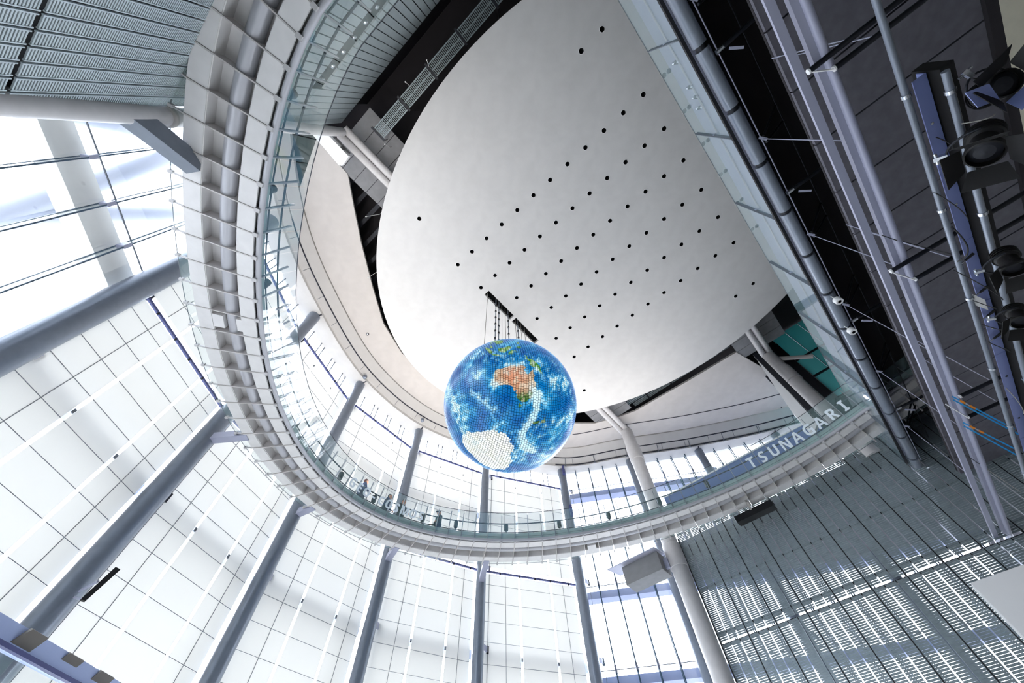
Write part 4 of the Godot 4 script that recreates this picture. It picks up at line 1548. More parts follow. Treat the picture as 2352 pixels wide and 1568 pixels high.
func globe_texture() -> ImageTexture:
	var n := 1024
	var land := PackedFloat32Array()
	land.resize(n * n)
	var cloud := PackedFloat32Array()
	cloud.resize(n * n)
	fill_land(land, n, [[113.7, -22.5], [114.2, -26.3], [113.4, -26], [114.6, -29], [115.7, -32], [115, -34.3], [118, -35], [121, -33.8], [124, -33], [126, -32.3], [129, -31.6], [131, -31.5], [133.5, -32.2], [135.5, -34.8], [137.5, -33], [137.8, -35.3], [139.5, -36], [140, -38], [143.5, -38.8], [146.3, -39.1], [149.9, -37.5], [151, -34], [153, -31], [153.5, -28], [152.5, -25], [150.5, -23], [149, -20.5], [146.5, -19], [145.5, -15], [143.7, -14.3], [142.6, -10.8], [141.6, -13], [141, -17], [139.5, -17.6], [136, -15.3], [136.8, -12.2], [133, -11.5], [130.8, -12.4], [129.5, -15], [127, -14], [124.5, -16], [122.2, -18], [119, -20], [116.5, -20.8]], 1.0)
	fill_land(land, n, [[144.6, -40.7], [148.3, -40.9], [148, -43.2], [146.5, -43.6], [145.3, -42.5]], 1.2)
	fill_land(land, n, [[131, -0.8], [134, -0.8], [135, -3.3], [138, -1.8], [141, -2.6], [145.5, -4.4], [147.8, -6.1], [147, -6.8], [150.8, -10.3], [147.5, -10], [145, -7.8], [143, -8.5], [141, -9.1], [138, -8.3], [138, -6], [135, -4.4], [132.8, -4], [133.8, -2.5]], 2.0)
	fill_land(land, n, [[109, 1.5], [111.5, 2.5], [113.5, 3.5], [116.5, 6.9], [119, 5], [117.8, 1], [116.5, -2], [115.8, -4], [112, -3.3], [110, -1.8], [109, 0]], 2.0)
	fill_land(land, n, [[95.3, 5.6], [98, 4], [100.5, 2], [103.5, -1], [106, -3.5], [105.8, -5.8], [104, -5.5], [101.5, -3], [99, 0], [96.5, 3]], 2.0)
	fill_land(land, n, [[105.3, -6.7], [108.5, -6.6], [111, -6.4], [114.5, -7.7], [114.3, -8.6], [110, -8.1], [106.5, -7.4]], 2.0)
	fill_land(land, n, [[119, -3], [120, 1], [124.5, 1.5], [124.5, 0.6], [121, 0.5], [123, -1], [122, -2], [122.5, -5], [121, -3], [120.3, -5.6], [119.5, -5.4]], 2.0)
	fill_land(land, n, [[120.2, 16], [121, 18.5], [122.2, 18.4], [121.7, 15.5], [124, 13], [123.8, 12.4], [121, 13.6]], 2.0)
	fill_land(land, n, [[122, 7], [123.5, 8.5], [125.5, 9.8], [126.4, 7.5], [125.4, 5.7], [124, 6.5]], 2.0)
	fill_land(land, n, [[98, 10], [100, 7], [103, 4], [104, 1.5], [101, 3], [100, 6.5], [98.5, 8.5], [97.5, 16], [100, 14], [103, 11], [105, 9], [109, 12], [106, 20], [97, 22], [95, 17]], 2.0)
	fill_land(land, n, [[172.7, -34.5], [175.5, -36.8], [178.5, -37.7], [177, -39.6], [175.2, -41.6], [173.8, -39.3], [174.8, -37.5]], 1.3)
	fill_land(land, n, [[172.7, -40.6], [174.2, -41.7], [171, -45.8], [168.3, -46.6], [166.5, -45.9], [170.5, -43]], 1.3)
	# clouds, as long streaks and wide patches
	stroke(cloud, n, [[-26, 150.9], [-28.6, 156.5], [-34.6, 161], [-41.2, 164.9], [-50, 166.5], [-56.3, 170], [-60, 183], [-58, 199], [-54.5, 206]], 13.0, 1.25)
	stroke(cloud, n, [[-39.1, 92.3], [-41.9, 99.1], [-47, 106.1], [-50.7, 114.8], [-52.7, 121.3]], 12.0, 0.95)
	stroke(cloud, n, [[-3, 58], [2.6, 71.8], [-4.4, 92.4], [-8, 106.8], [-11, 120.7], [-5, 129.5], [-5, 139], [-6.3, 148], [-7.3, 155.7], [-5.2, 167.8], [0, 176.7]], 26.0, 0.62)
	stroke(cloud, n, [[-9, 146], [-8, 152], [-9, 158], [-11, 164]], 14.0, 0.75)
	stroke(cloud, n, [[13.5, 153.6], [8, 161.7], [4.8, 172.3], [2, 183.2], [0, 192.5]], 16.0, 0.6)
	stroke(cloud, n, [[-30, 185], [-22, 190], [-12, 196], [-3, 200]], 18.0, 0.55)
	stroke(cloud, n, [[-14.5, 52.6], [-36, 65.6], [-52, 64.2], [-63, 57]], 26.0, 0.7)
	stroke(cloud, n, [[-56, 126.6], [-53, 135]], 20.0, 0.42)
	stroke(cloud, n, [[-64, 124.5], [-62, 136], [-63, 155], [-61.3, 164]], 16.0, 0.5)
	stroke(cloud, n, [[-48.2, 173.4], [-42.4, 176.7], [-38, 179.4], [-41.8, 186.6], [-47, 186.4]], 8.0, 0.85)
	stroke(cloud, n, [[-70, 210], [-64, 222], [-58.6, 218], [-52.8, 213]], 20.0, 0.7)
	stroke(cloud, n, [[-12.5, 128], [-14, 133], [-13, 138]], 11.0, 0.55)
	stroke(cloud, n, [[-30, 115], [-33, 118]], 12.0, 0.8)
	stroke(cloud, n, [[-60, 215], [-40, 222], [-20, 225]], 30.0, 0.6)
	stroke(cloud, n, [[-22, 86], [-27, 97]], 26.0, 0.42)
	var f1 := FastNoiseLite.new()
	f1.seed = 3
	f1.frequency = 0.012
	f1.fractal_octaves = 5
	var f2 := FastNoiseLite.new()
	f2.seed = 11
	f2.frequency = 0.05
	f2.fractal_octaves = 4
	var f3 := FastNoiseLite.new()
	f3.seed = 21
	f3.frequency = 0.02
	f3.fractal_octaves = 3
	var bytes := PackedByteArray()
	bytes.resize(n * n * 3)
	var half := n * 0.5
	for y in n:
		for x in n:
			var dx := x - half
			var dy := y - half
			var rr := sqrt(dx * dx + dy * dy) / half * 180.0
			if rr > 150.0:
				continue
			var i := y * n + x
			var a := f1.get_noise_2d(x, y)
			var b := f2.get_noise_2d(x, y)
			var col := Color(0.01 + 0.03 * a, 0.40 + 0.15 * a, 0.66 + 0.12 * a)
			var l := land[i]
			if rr < 21.5 + 2.6 * sin(atan2(dx, dy) * 3.0 + 0.6) + 3.0 * f3.get_noise_2d(x * 0.7, y * 0.7) + b * 2.5:
				col = Color(0.88 + 0.04 * a, 0.90 + 0.04 * a, 0.88 + 0.05 * b)
			elif l > 1.9:
				col = Color(0.22, 0.48, 0.16).lerp(Color(0.55, 0.62, 0.36), clampf(0.5 + b, 0, 1))
			elif l > 1.05:
				col = Color(0.20, 0.36, 0.14).lerp(Color(0.45, 0.45, 0.3), clampf(0.5 + b, 0, 1))
			elif l > 0.5:
				var lonlat := Vector2(rad_to_deg(atan2(dx, -dy)), rr - 90.0)
				var inner := clampf(1.0 - lonlat.distance_to(Vector2(131, -25)) / 16.0 + 0.4 * a + 0.25 * b, 0, 1)
				var green := clampf((lonlat.x - 142.0) / 9.0 + (-31.0 - lonlat.y) / 7.0 + b, 0, 1)
				col = Color(0.66, 0.56, 0.45).lerp(Color(0.80, 0.52, 0.40), inner).lerp(Color(0.17, 0.35, 0.12), green)
				col = col.lerp(Color(0.85, 0.78, 0.68), clampf(b * 1.8 + 0.1, 0, 0.7))
			var base := clampf((a - 0.02) * 1.3 + b * 0.7 - 0.10, 0, 1) * 0.8
			var s := cloud[i]
			var w := clampf(base * (0.25 if l > 0.5 else 0.9) + s * (0.55 + 1.3 * b + 0.6 * a), 0.0, 1.0)
			if s > 0.9:
				w = maxf(w, clampf((s - 0.55) * 1.7, 0, 0.92))
			col = col.lerp(Color(0.80, 0.91, 0.95), w * 0.95)
			bytes[i * 3] = int(clampf(col.r, 0, 1) * 255)
			bytes[i * 3 + 1] = int(clampf(col.g, 0, 1) * 255)
			bytes[i * 3 + 2] = int(clampf(col.b, 0, 1) * 255)
	return ImageTexture.create_from_image(Image.create_from_data(n, n, false, Image.FORMAT_RGB8, bytes))


func build_globe() -> void:
	var t = thing("globe", "large glowing Earth globe of display panels showing Australia and Antarctica", "globe", GLOBE - Vector3.UP * GLOBE_R)
	var core = MB.new()
	var prof = []
	for k in 33:
		var a = -PI / 2 + PI * k / 32.0
		prof.append(Vector2(maxf(0.0001, cos(a) * (GLOBE_R - 0.03)), sin(a) * (GLOBE_R - 0.03)))
	core.lathe(GLOBE, Vector3.UP, prof, 64)
	part(t, "core", core, M.globe_core)
	var m = MB.new()
	var rows = 92
	var gap = 0.07
	var up = Vector3(-0.95, -0.12, 0.28).normalized()
	var side = up.cross(Vector3.UP).normalized()
	var tilt = Basis(side, up, side.cross(up))
	for r in rows:
		var l0 = -PI / 2 + PI * (r + gap) / rows
		var l1 = -PI / 2 + PI * (r + 1 - gap) / rows
		var lm = (l0 + l1) / 2
		var cnt = maxi(4, int(round(2.0 * rows * cos(lm))))
		for c in cnt:
			var a0 = TAU * (c + gap + 0.37 * r) / cnt
			var a1 = TAU * (c + 1 - gap + 0.37 * r) / cnt
			var q = [Vector3(cos(l0) * cos(a0), sin(l0), cos(l0) * sin(a0)), Vector3(cos(l0) * cos(a1), sin(l0), cos(l0) * sin(a1)), Vector3(cos(l1) * cos(a1), sin(l1), cos(l1) * sin(a1)), Vector3(cos(l1) * cos(a0), sin(l1), cos(l1) * sin(a0))]
			for i in 4:
				q[i] = tilt * q[i]
			var before = m.v.size()
			var fn: Vector3 = (q[0] + q[2]).normalized()
			m.quad(GLOBE + q[0] * GLOBE_R, GLOBE + q[1] * GLOBE_R, GLOBE + q[2] * GLOBE_R, GLOBE + q[3] * GLOBE_R, fn)
			for i in range(before, m.v.size()):
				m.uv.append(polar_uv((m.v[i] - GLOBE).normalized()))
	var gm = mat(Color(0.01, 0.015, 0.03), 0.25)
	gm.emission_enabled = true
	gm.emission = Color(1, 1, 1)
	gm.emission_operator = BaseMaterial3D.EMISSION_OP_MULTIPLY
	gm.emission_texture = globe_texture()
	gm.emission_energy_multiplier = GLOW
	var o = part(t, "display_panels", m, gm)
	o.set_meta("kind", "stuff")
	# hoist: plate, cables and bead chains up to the two slots
	var names = ["thin", "chain", "chain", "thin", "thin", "chain", "thin", "chain", "thin", "thin"]
	for k in 10:
		var a: float = [6.35, 7.05, 7.3, 7.55, 7.85, 8.1, 8.75, 8.95, 9.25, 9.6][k]
		var top = at(a, 6.83, 23.6)
		var dx = Vector2(top.x - GLOBE.x, top.z - GLOBE.z).length()
		var bot = Vector3(top.x, GLOBE.y + sqrt(maxf(0.2, GLOBE_R * GLOBE_R - dx * dx)), top.z)
		var c = thing("hoist_cable", "%s hoist line above the globe, %s counted from the left" % ["plain thin" if names[k] == "thin" else "beaded", ["first", "second", "third", "fourth", "fifth", "sixth", "seventh", "eighth", "ninth", "tenth"][k]], "cable", bot)
		m = MB.new()
		m.tube(bot, top, 0.014 if names[k] == "thin" else 0.03, -1, 8)
		var ln = part(c, "line", m, M.pale_cable if names[k] == "thin" else M.steel)
		if names[k] == "chain":
			for j in 7:
				m = MB.new()
				m.lathe(bot + Vector3.UP * (0.5 + j * 0.75), Vector3.UP, [Vector2(0.0, -0.07), Vector2(0.055, -0.05), Vector2(0.055, 0.05), Vector2(0.0, 0.07)], 8)
				part(ln, "bead", m, M.black)
	# winch housings visible up in the slots
	for s in [[6.25, 8.46, "left"], [8.63, 10.75, "right"]]:
		var c = thing("winch_box", "black winch housing in the %s hoist slot above the globe" % s[2], "winch", at((s[0] + s[1]) / 2, 6.83, 23.2))
		m = MB.new()
		abox(m, s[0] + 0.02, s[1] - 0.02, 6.67, 6.99, 23.4, 23.7)
		part(c, "housing", m, M.black_matt)
		for k in 4:
			m = MB.new()
			var a: float = s[0] + 0.35 + k * 0.5
			m.tube(at(a - 0.12, 6.78, 23.33), at(a + 0.12, 6.78, 23.33), 0.035, -1, 8)
			part(c, "pulley", m, M.pale_cable)


const GLOW := 1.4 / 11.0


# ---------------------------------------------------------------- smaller fittings
func build_details() -> void:
	var m: MB
	var t: Node3D
	# black floodlight panel on the left column
	var p: Vector3 = Vector3(-11.081, 7.332, -10.200)
	t = thing("floodlight", "long flat black floodlight panel on the lower left column", "floodlight", p)
	m = MB.new()
	m.plate([Vector3(-10.708, 6.979, -9.796), Vector3(-10.635, 6.986, -9.876), Vector3(-10.527, 7.804, -9.990), Vector3(-10.616, 7.822, -9.895)], 0.10)
	part(t, "panel", m, M.black)
	for q in [[Vector3(-11.527, 7.427, -10.282), Vector3(-10.681, 7.434, -9.826)], [Vector3(-11.527, 7.342, -10.282), Vector3(-10.677, 7.004, -9.830)]]:
		m = MB.new()
		m.bar(q[0], q[1], 0.04, 0.05)
		part(t, "bracket", m, M.lilac)
	# two slim floodlights on the blue-grey column
	for s in [[Vector3(3.450, 22.797, -24.100), 0.75, "upper"], [Vector3(3.512, 19.276, -24.098), 0.8, "lower"]]:
		p = s[0]
		t = thing("floodlight", "slim dark floodlight on the blue-grey column, %s of two" % s[2], "floodlight", p)
		m = MB.new()
		m.box(p, Vector3(0.09, 0, 0), Vector3(0, s[1] / 2, 0), Vector3(0, 0, 0.12))
		part(t, "panel", m, M.blue_steel)
		m = MB.new()
		m.bar(p, p + Vector3(-0.25, -0.35, -0.3), 0.04, 0.04)
		part(t, "bracket", m, M.steel)
	# big grey box on the thick white column, with a canopy flap
	p = at(20.9, 9.2, 13.9)
	t = thing("equipment_box", "large grey equipment box projecting left of the thick white column", "box", p)
	m = MB.new()
	abox(m, 20.5, 21.5, 7.55, 9.75, 13.1, 14.05)
	part(t, "body", m, M.grey_panel)
	m = MB.new()
	m.plate([at(20.2, 7.5, 14.1), at(20.2, 10.5, 14.1), at(21.6, 10.5, 14.35), at(21.6, 7.5, 14.35)], 0.05)
	part(t, "canopy", m, M.lilac)
	m = MB.new()
	abox(m, 20.95, 21.15, 7.3, 7.6, 13.3, 13.8)
	part(t, "mount", m, M.lilac)
	# black projector box below the bridge, right
	p = Vector3(11.519, 13.900, -17.647)
	t = thing("projector_box", "black box slung under the bridge in front of the grille wall", "box", p)
	m = MB.new()
	m.box(p, db() * 0.95, Vector3.UP * 0.16, da() * 0.22)
	part(t, "body", m, M.black)
	m = MB.new()
	m.bar(p + Vector3.UP * 0.1 + db() * 0.1, Vector3(11.132, 14.250, -17.162), 0.10, 0.16)
	part(t, "bracket", m, M.beam)
	for e in [-0.98, 0.98]:
		m = MB.new()
		m.tube(p + db() * e - Vector3.UP * 0.05, p + db() * e + Vector3.UP * 0.35, 0.03, -1, 8)
		part(t, "hook", m, M.chrome)
	# white bulkhead box by the upper left column
	p = Vector3(-8.067, 22.600, -1.403)
	t = thing("bulkhead_box", "white rounded bulkhead box beside the left pair of beams", "box", p)
	m = MB.new()
	m.plate([Vector3(-8.695, 22.600, -0.735), Vector3(-8.056, 22.600, -0.691), Vector3(-7.292, 22.600, -1.681), Vector3(-7.382, 22.600, -1.790), Vector3(-7.706, 22.600, -2.082), Vector3(-7.862, 22.600, -2.037)], 0.3)
	part(t, "body", m, M.white)
	m = MB.new()
	m.plate([Vector3(-8.070, 22.850, -0.775), Vector3(-7.825, 22.850, -0.932), Vector3(-7.330, 22.850, -1.589), Vector3(-7.513, 22.850, -1.733)], 0.25)
	part(t, "grille", m, M.grey_panel)
	m = MB.new()
	p = Vector3(-7.514, 22.600, -1.334)
	m.box(p, da() * 0.09, Vector3.UP * 0.08, db() * 0.06)
	part(t, "camera_head", m, M.black)
	# white wedge wall, dark channel and brace at the far right end
	m = MB.new()
	m.plate([Vector3(15.590, 22.388, -14.634), Vector3(15.673, 22.080, -14.566), Vector3(15.514, 16.690, -14.696), Vector3(15.059, 16.228, -15.068), Vector3(15.113, 17.943, -15.024), Vector3(15.388, 19.355, -14.799)], 0.25)
	t = thing("wedge_panel", "white wedge-shaped panel between soffit and right-hand column", "panel", Vector3(15.712, 20.015, -14.534))
	part(t, "panel", m, M.white)
	m = MB.new()
	m.bar(Vector3(15.603, 22.843, -14.365), Vector3(15.533, 16.072, -14.422), 0.3, 0.28)
	t = thing("dark_channel", "dark steel channel running beside the pale right-hand column", "channel", Vector3(15.557, 19.031, -14.402))
	part(t, "channel", m, M.dark_metal)
	m = MB.new()
	m.bar(Vector3(15.598, 22.594, -14.240), Vector3(15.551, 16.323, -14.278), 0.06, 0.1)
	part(t, "flange", m, M.rail_dark)
	m = MB.new()
	m.tube(at(22.2, -3.8, 22.9), Vector3(18.542, 21.895, -14.028), 0.13, -1, 14)
	t = thing("diagonal_brace", "pale tube brace from the right column towards the glass screen", "brace", at(22.2, -3.8, 22.9))
	part(t, "tube", m, M.beam)
	# dark soffit band behind the column and the teal clerestory window
	m = MB.new()
	m.plate([Vector3(18.229, 25.173, -15.446), Vector3(18.617, 25.206, -15.129), Vector3(18.484, 19.271, -15.238), Vector3(18.189, 18.809, -15.479), Vector3(17.924, 19.684, -15.696)], 0.2)
	solid("trim_dark_soffit", m, M.dark_metal)
	var w = setting("window_teal")
	var rows = [[20.0, 22.13], [22.2, 23.93], [24.03, 26.95]]
	for r in rows:
		for c in 4:
			m = MB.new()
			abox(m, 24.5, 24.51, -6.0 - c + 0.02, -5.0 - c - 0.02, r[0], r[1])
			part(w, "pane", m, M.teal)
	for y in [20.0, 22.165, 23.98]:
		m = MB.new()
		abox(m, 24.42, 24.58, -9.0, -5.0, y - 0.06, y + 0.06)
		part(w, "transom", m, M.frame_dark)
	for c in 5:
		m = MB.new()
		abox(m, 24.46, 24.56, -5.015 - c, -4.985 - c, 20.0, 27.0)
		part(w, "mullion", m, M.joint)
	w = setting("wall_far")
	for q in [[-5.0, -2.9, 14.6, 27.0], [-12.0, -9.0, 14.6, 27.0], [-9.0, -5.0, 14.6, 20.0]]:
		m = MB.new()
		abox(m, 24.5, 24.72, q[0], q[1], q[2], q[3])
		part(w, "panel", m, M.dark_metal)
	# lower left corner: steel railing with brackets in front of the screens
	t = thing("steel_railing", "pale blue steel ledge with brackets in the lower left corner", "railing", Vector3(-8.510, 5.000, -7.593))
	var q0: Vector3 = Vector3(-8.632, 5.000, -6.536)
	var q1: Vector3 = Vector3(-8.117, 5.000, -9.424)
	m = MB.new()
	m.bar(q0, q1, 0.22, 0.30)
	part(t, "rail", m, M.pale_blue)
	m = MB.new()
	m.bar(q0 + Vector3(0.16, -0.16, 0.05), q1 + Vector3(0.16, -0.16, 0.05), 0.1, 0.06)
	part(t, "lower_rail", m, M.blue_steel)
	for c in [Vector3(-8.444, 4.950, -7.352), Vector3(-8.335, 4.950, -8.224), Vector3(-8.188, 4.950, -8.969)]:
		m = MB.new()
		var d = (q1 - q0).normalized()
		m.plate([c - d * 0.22 + Vector3(0, -0.1, 0), c + d * 0.18 + Vector3(0, -0.1, 0), c + d * 0.28 + Vector3(0.12, 0.2, 0.05), c - d * 0.05 + Vector3(0.12, 0.2, 0.05)], 0.07)
		part(t, "bracket", m, M.taupe)
	for k in 3:
		m = MB.new()
		var a = q0.lerp(q1, 0.02 + 0.32 * k) + Vector3(0.1, -0.2, 0)
		var b = q0.lerp(q1, 0.31 + 0.32 * k) + Vector3(0.1, -0.2, 0)
		m.plate([a, b, b + Vector3(0.05, -1.6, 0), a + Vector3(0.05, -1.6, 0)], 0.015)
		part(t, "glass_panel", m, M.rail_glass)
	# small ring lights and sensors on the soffits
	for s in [[Vector3(-9.275, 24.190, -12.199), "on the warm soffit left of the globe", 0.10], [Vector3(20.318, 24.190, -22.939), "white dot on the right-hand soffit", 0.06], [Vector3(19.805, 24.190, -20.107), "dark dot near the white wedge", 0.05]]:
		p = s[0]
		t = thing("soffit_light", "tiny round light %s" % s[1], "light", p)
		m = MB.new()
		m.lathe(p, Vector3.DOWN, [Vector2(s[2] * 0.55, 0.0), Vector2(s[2] * 0.6, 0.03), Vector2(s[2], 0.02), Vector2(s[2], -0.01)], 16)
		part(t, "rim", m, M.rail_dark)
		m = MB.new()
		m.lathe(p, Vector3.DOWN, [Vector2(0.0, 0.005), Vector2(s[2] * 0.55, 0.005)], 16)
		part(t, "lens", m, M.white)
	for s in [[Vector3(-9.718, 23.100, -14.796), "above the second left column"], [Vector3(-6.566, 23.100, -18.698), "above the third left column"]]:
		p = s[0]
		t = thing("camera_dome", "small grey camera dome on the soffit edge %s" % s[1], "camera", p)
		m = MB.new()
		m.lathe(p, Vector3.DOWN, [Vector2(0.13, -0.1), Vector2(0.13, 0.0), Vector2(0.11, 0.09), Vector2(0.0, 0.14)], 14)
		part(t, "dome", m, M.steel)


# ---------------------------------------------------------------- people on the bridge
# surface nets over tapered capsules [p, q, r0, r1] joined with a smooth minimum
func net(m: MB, bones: Array, cell: float, blend: float, xf: Transform3D) -> void:
	var lo := Vector3.ONE * 1e9
	var hi := -lo
	for b in bones:
		var r: float = maxf(b[2], b[3]) + cell * 2 + blend
		lo = lo.min(b[0] - Vector3.ONE * r).min(b[1] - Vector3.ONE * r)
		hi = hi.max(b[0] + Vector3.ONE * r).max(b[1] + Vector3.ONE * r)
	var nx := int((hi.x - lo.x) / cell) + 2
	var ny := int((hi.y - lo.y) / cell) + 2
	var nz := int((hi.z - lo.z) / cell) + 2
	var g := PackedFloat32Array()
	g.resize(nx * ny * nz)
	g.fill(9.0)
	for b in bones:
		var p: Vector3 = b[0]
		var q: Vector3 = b[1]
		var r0: float = b[2]
		var r1: float = b[3]
		var rm := maxf(r0, r1) + cell * 2 + blend
		var l := ((p.min(q) - Vector3.ONE * rm) - lo) / cell
		var h := ((p.max(q) + Vector3.ONE * rm) - lo) / cell
		var d := q - p
		var dd := maxf(d.length_squared(), 1e-9)
		for k in range(maxi(0, int(l.z)), mini(nz, int(h.z) + 2)):
			for j in range(maxi(0, int(l.y)), mini(ny, int(h.y) + 2)):
				var row := (k * ny + j) * nx
				for i in range(maxi(0, int(l.x)), mini(nx, int(h.x) + 2)):
					var w := lo + Vector3(i, j, k) * cell - p
					var t := clampf(w.dot(d) / dd, 0, 1)
					var v := (w - d * t).length() - lerpf(r0, r1, t)
					var o := g[row + i]
					var e := maxf(blend - absf(o - v), 0.0) / blend
					g[row + i] = minf(o, v) - e * e * blend * 0.25
	var idx := {}
	var pos := PackedVector3Array()
	var nor := PackedVector3Array()
	for k in nz - 1:
		for j in ny - 1:
			for i in nx - 1:
				var c := (k * ny + j) * nx + i
				var s := [g[c], g[c + 1], g[c + nx], g[c + nx + 1], g[c + nx * ny], g[c + nx * ny + 1], g[c + nx * ny + nx], g[c + nx * ny + nx + 1]]
				var neg := 0
				for x in s:
					if x < 0:
						neg += 1
				if neg == 0 or neg == 8:
					continue
				var sum := Vector3.ZERO
				var cnt := 0
				for e in [[0, 1], [2, 3], [4, 5], [6, 7], [0, 2], [1, 3], [4, 6], [5, 7], [0, 4], [1, 5], [2, 6], [3, 7]]:
					var u: float = s[e[0]]
					var v: float = s[e[1]]
					if (u < 0) != (v < 0):
						var t := u / (u - v)
						var a := Vector3(e[0] & 1, (e[0] >> 1) & 1, e[0] >> 2)
						var b := Vector3(e[1] & 1, (e[1] >> 1) & 1, e[1] >> 2)
						sum += a.lerp(b, t)
						cnt += 1
				idx[c] = pos.size()
				pos.append(xf * (lo + (Vector3(i, j, k) + sum / cnt) * cell))
				var gr := Vector3(s[1] + s[3] + s[5] + s[7] - s[0] - s[2] - s[4] - s[6], s[2] + s[3] + s[6] + s[7] - s[0] - s[1] - s[4] - s[5], s[4] + s[5] + s[6] + s[7] - s[0] - s[1] - s[2] - s[3])
				nor.append((xf.basis * gr).normalized())
	for c in idx:
		var v0: float = g[c]
		for ax in 3:
			var st: int = [1, nx, nx * ny][ax]
			if (v0 < 0) == (g[c + st] < 0):
				continue
			var o1: int = [nx, nx * ny, 1][ax]
			var o2: int = [nx * ny, 1, nx][ax]
			if not (idx.has(c - o1) and idx.has(c - o2) and idx.has(c - o1 - o2)):
				continue
			var a: int = idx[c]
			var b: int = idx[c - o1]
			var d: int = idx[c - o1 - o2]
			var e: int = idx[c - o2]
			m.tri(pos[a], pos[b], pos[d], nor[a], nor[b], nor[d])
			m.tri(pos[a], pos[d], pos[e], nor[a], nor[d], nor[e])


func hand_bones(w: Vector3, d: Vector3, side: Vector3) -> Array:
	# relaxed hand: palm from the wrist along d, thumb leaving towards side
	d = d.normalized()
	side = (side - d * side.dot(d)).normalized()
	var curl = d.cross(side).normalized()
	var out = [[w - d * 0.02, w + d * 0.05, 0.026, 0.024]]
	for k in 4:
		var o = side * (0.030 - 0.020 * k)
		out.append([w + d * 0.03 + o * 0.6, w + d * 0.085 + o, 0.014, 0.012])
		var l: float = [0.038, 0.043, 0.040, 0.031][k]
		var a = w + d * 0.085 + o
		var b = a + (d * 0.95 + curl * 0.3).normalized() * l
		var c = b + (d * 0.75 + curl * 0.65).normalized() * l * 0.6
		var e = c + (d * 0.5 + curl * 0.85).normalized() * l * 0.5
		out.append([a, b, 0.010, 0.009])
		out.append([b, c, 0.009, 0.0085])
		out.append([c, e, 0.0085, 0.007])
	var t0 = w + d * 0.02 + side * 0.022
	var t1 = t0 + (d * 0.6 + side * 0.75).normalized() * 0.042
	var t2 = t1 + (d * 0.9 + side * 0.25 + curl * 0.2).normalized() * 0.03
	out.append([t0, t1, 0.014, 0.011])
	out.append([t1, t2, 0.011, 0.008])
	return out


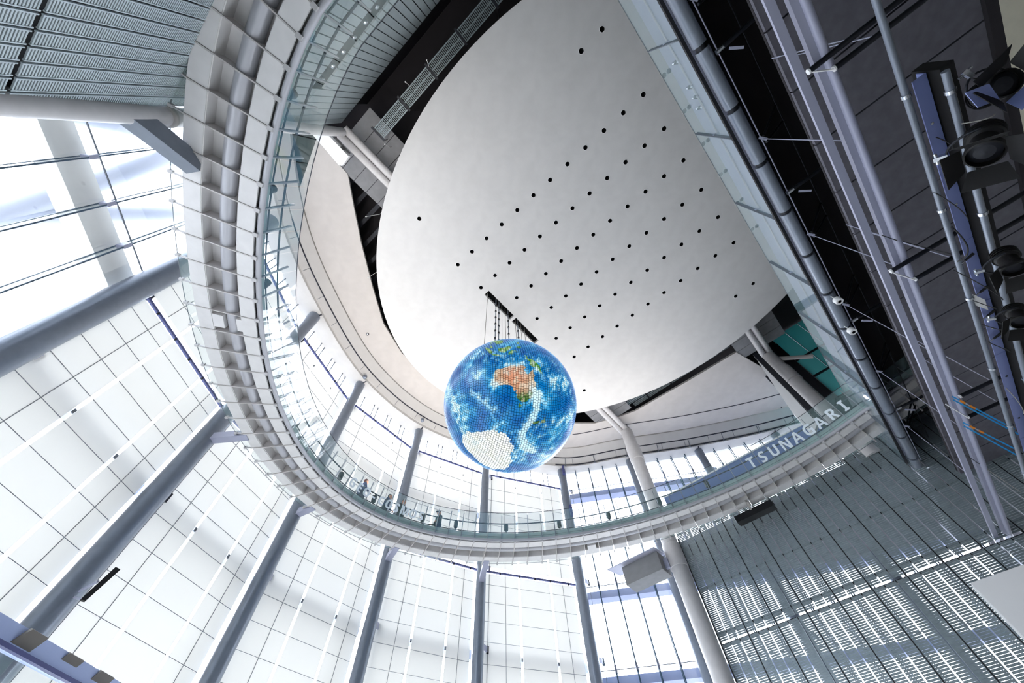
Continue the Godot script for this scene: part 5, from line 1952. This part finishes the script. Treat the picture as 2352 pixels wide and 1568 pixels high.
func person(k: float, u: float, face: Vector3, scale: float, top: Color, legs: Color, hair_c: Color, sit: float, bend: float, label: String, cap: bool) -> void:
	var base = sect(k, u, 0.5)
	face.y = 0
	face = face.normalized()
	var right = face.cross(Vector3.UP).normalized()
	var t = thing("person", label, "person", base)
	# local frame: x right, y up, z towards the face
	var xf = Transform3D(Basis(right, Vector3.UP, face) * scale, base)
	if xf.basis.determinant() < 0:
		xf = Transform3D(Basis(-right, Vector3.UP, face) * scale, base)
	var hip = Vector3(0, 0.93 - sit, 0)
	var chest = hip + Vector3(0, 0.40 * cos(bend), 0.40 * sin(bend))
	var neck = hip + Vector3(0, 0.56 * cos(bend), 0.56 * sin(bend))
	var head = neck + Vector3(0, 0.17, 0.03)
	var body = []
	var shirt = []
	var pants = []
	body.append([hip, chest, 0.135, 0.15])
	shirt.append([hip + Vector3(0, 0.02, 0), chest, 0.165, 0.175])
	body.append([chest + Vector3(-0.13, 0.06, 0), chest + Vector3(0.13, 0.06, 0), 0.085, 0.085])
	shirt.append([chest + Vector3(-0.14, 0.06, 0), chest + Vector3(0.14, 0.06, 0), 0.105, 0.105])
	body.append([chest + Vector3(0, 0.06, 0), neck + Vector3(0, 0.04, 0), 0.07, 0.052])
	body.append([neck + Vector3(0, 0.05, 0.01), head, 0.055, 0.088])
	body.append([head + Vector3(0, 0.03, -0.012), head + Vector3(0, 0.015, 0.0), 0.098, 0.095])
	body.append([head + Vector3(0, -0.045, 0.04), head + Vector3(0, -0.07, 0.052), 0.05, 0.035])
	body.append([head + Vector3(0, 0.015, 0.095), head + Vector3(0, -0.018, 0.112), 0.012, 0.017])
	for s in [-1.0, 1.0]:
		body.append([head + Vector3(s * 0.09, 0.0, 0.0), head + Vector3(s * 0.096, -0.03, -0.004), 0.016, 0.012])
		var sh = chest + Vector3(s * 0.19, 0.07, 0)
		var el = sh + Vector3(s * 0.06, -0.27, 0.06 + 0.12 * bend)
		var wr = el + Vector3(-s * 0.04, -0.13, 0.20)
		body.append([sh, el, 0.052, 0.042])
		body.append([el, wr, 0.042, 0.028])
		shirt.append([sh, el, 0.072, 0.06])
		shirt.append([el, wr - (wr - el) * 0.08, 0.06, 0.045])
		var hj = hip + Vector3(s * 0.095, -0.02, 0)
		var kn = Vector3(s * 0.11, 0.49 - sit * 0.45, 0.04 + sit * 0.55)
		var an = Vector3(s * 0.12, 0.09, 0.0)
		body.append([hj, kn, 0.085, 0.058])
		body.append([kn, an, 0.058, 0.04])
		pants.append([hj, kn, 0.105, 0.078])
		pants.append([kn, an + Vector3(0, 0.03, 0), 0.078, 0.065])
		body.append([an, an + Vector3(0, -0.04, 0.14), 0.042, 0.035])
	pants.append([hip + Vector3(-0.06, 0.02, 0), hip + Vector3(0.06, 0.02, 0), 0.15, 0.15])
	var m = MB.new()
	net(m, body, 0.022, 0.045, xf)
	for s in [-1.0, 1.0]:
		var sh = chest + Vector3(s * 0.19, 0.07, 0)
		var el = sh + Vector3(s * 0.06, -0.27, 0.06 + 0.12 * bend)
		var wr = el + Vector3(-s * 0.04, -0.13, 0.20)
		net(m, hand_bones(wr, wr - el, Vector3(-s, 0.3, 0)), 0.006, 0.008, xf)
	part(t, "body", m, M.skin)
	m = MB.new()
	net(m, shirt, 0.026, 0.05, xf)
	part(t, "jacket", m, mat(top, 0.85))
	m = MB.new()
	net(m, pants, 0.026, 0.04, xf)
	part(t, "trousers", m, mat(legs, 0.85))
	m = MB.new()
	net(m, [[head + Vector3(0, 0.06, -0.03), head + Vector3(0, 0.05, 0.005), 0.098, 0.092], [head + Vector3(0, 0.0, -0.06), head + Vector3(0, 0.05, -0.05), 0.075, 0.085]], 0.02, 0.03, xf)
	part(t, "hair", m, mat(hair_c, 0.8))
	m = MB.new()
	for s in [-1.0, 1.0]:
		net(m, [[Vector3(s * 0.12, 0.055, -0.03), Vector3(s * 0.12, 0.045, 0.15), 0.055, 0.045]], 0.02, 0.02, xf)
	part(t, "shoes", m, M.black)
	m = MB.new()
	for s in [-1.0, 1.0]:
		m.lathe(xf * (head + Vector3(s * 0.035, 0.015, 0.083)), xf.basis.z, [Vector2(0.0, 0.008), Vector2(0.008, 0.006), Vector2(0.011, 0.0)], 8)
	part(t, "eyes", m, M.black)
	m = MB.new()
	m.box(xf * (head + Vector3(0, -0.055, 0.088)), xf.basis.x * 0.022, xf.basis.y * 0.004, xf.basis.z * 0.004)
	part(t, "mouth", m, mat(Color(0.55, 0.28, 0.25), 0.6))
	if cap:
		m = MB.new()
		m.lathe(xf * (head + Vector3(0, 0.05, -0.01)), Vector3.UP, [Vector2(0.115, 0.0), Vector2(0.115, 0.05), Vector2(0.08, 0.095), Vector2(0.0, 0.105)], 14)
		m.box(xf * (head + Vector3(0, 0.055, 0.13)), xf.basis.x * 0.07, xf.basis.y * 0.008, xf.basis.z * 0.06)
		part(t, "cap", m, mat(Color(0.12, 0.12, 0.18), 0.8))


func build_people() -> void:
	person(31.0, 1.15, ring_dir(31) - ring_out(31) * 0.4, 0.95, Color(0.30, 0.33, 0.50), Color(0.15, 0.16, 0.25), Color(0.45, 0.15, 0.12), 0.25, 0.15, "visitor in a blue-grey top looking along the bridge behind the letters GEO", false)
	person(33.5, 0.55, ring_dir(33) * 0.8 - ring_out(33) * 0.6, 1.0, Color(0.14, 0.18, 0.34), Color(0.10, 0.12, 0.2), Color(0.05, 0.04, 0.04), 0.0, 0.2, "visitor in a dark blue jacket behind the second round letter", false)
	person(34.7, 0.60, -ring_out(34) + ring_dir(34) * 0.3, 0.98, Color(0.04, 0.045, 0.06), Color(0.05, 0.05, 0.07), Color(0.04, 0.035, 0.035), 0.0, 0.1, "visitor in a black jacket behind the letter M", false)
	person(37.6, 0.45, -ring_dir(37) - ring_out(37) * 0.3, 1.0, Color(0.05, 0.09, 0.12), Color(0.10, 0.13, 0.22), Color(0.05, 0.04, 0.04), 0.0, 0.05, "visitor with dark cap and dark green jacket standing alone on the bridge", true)
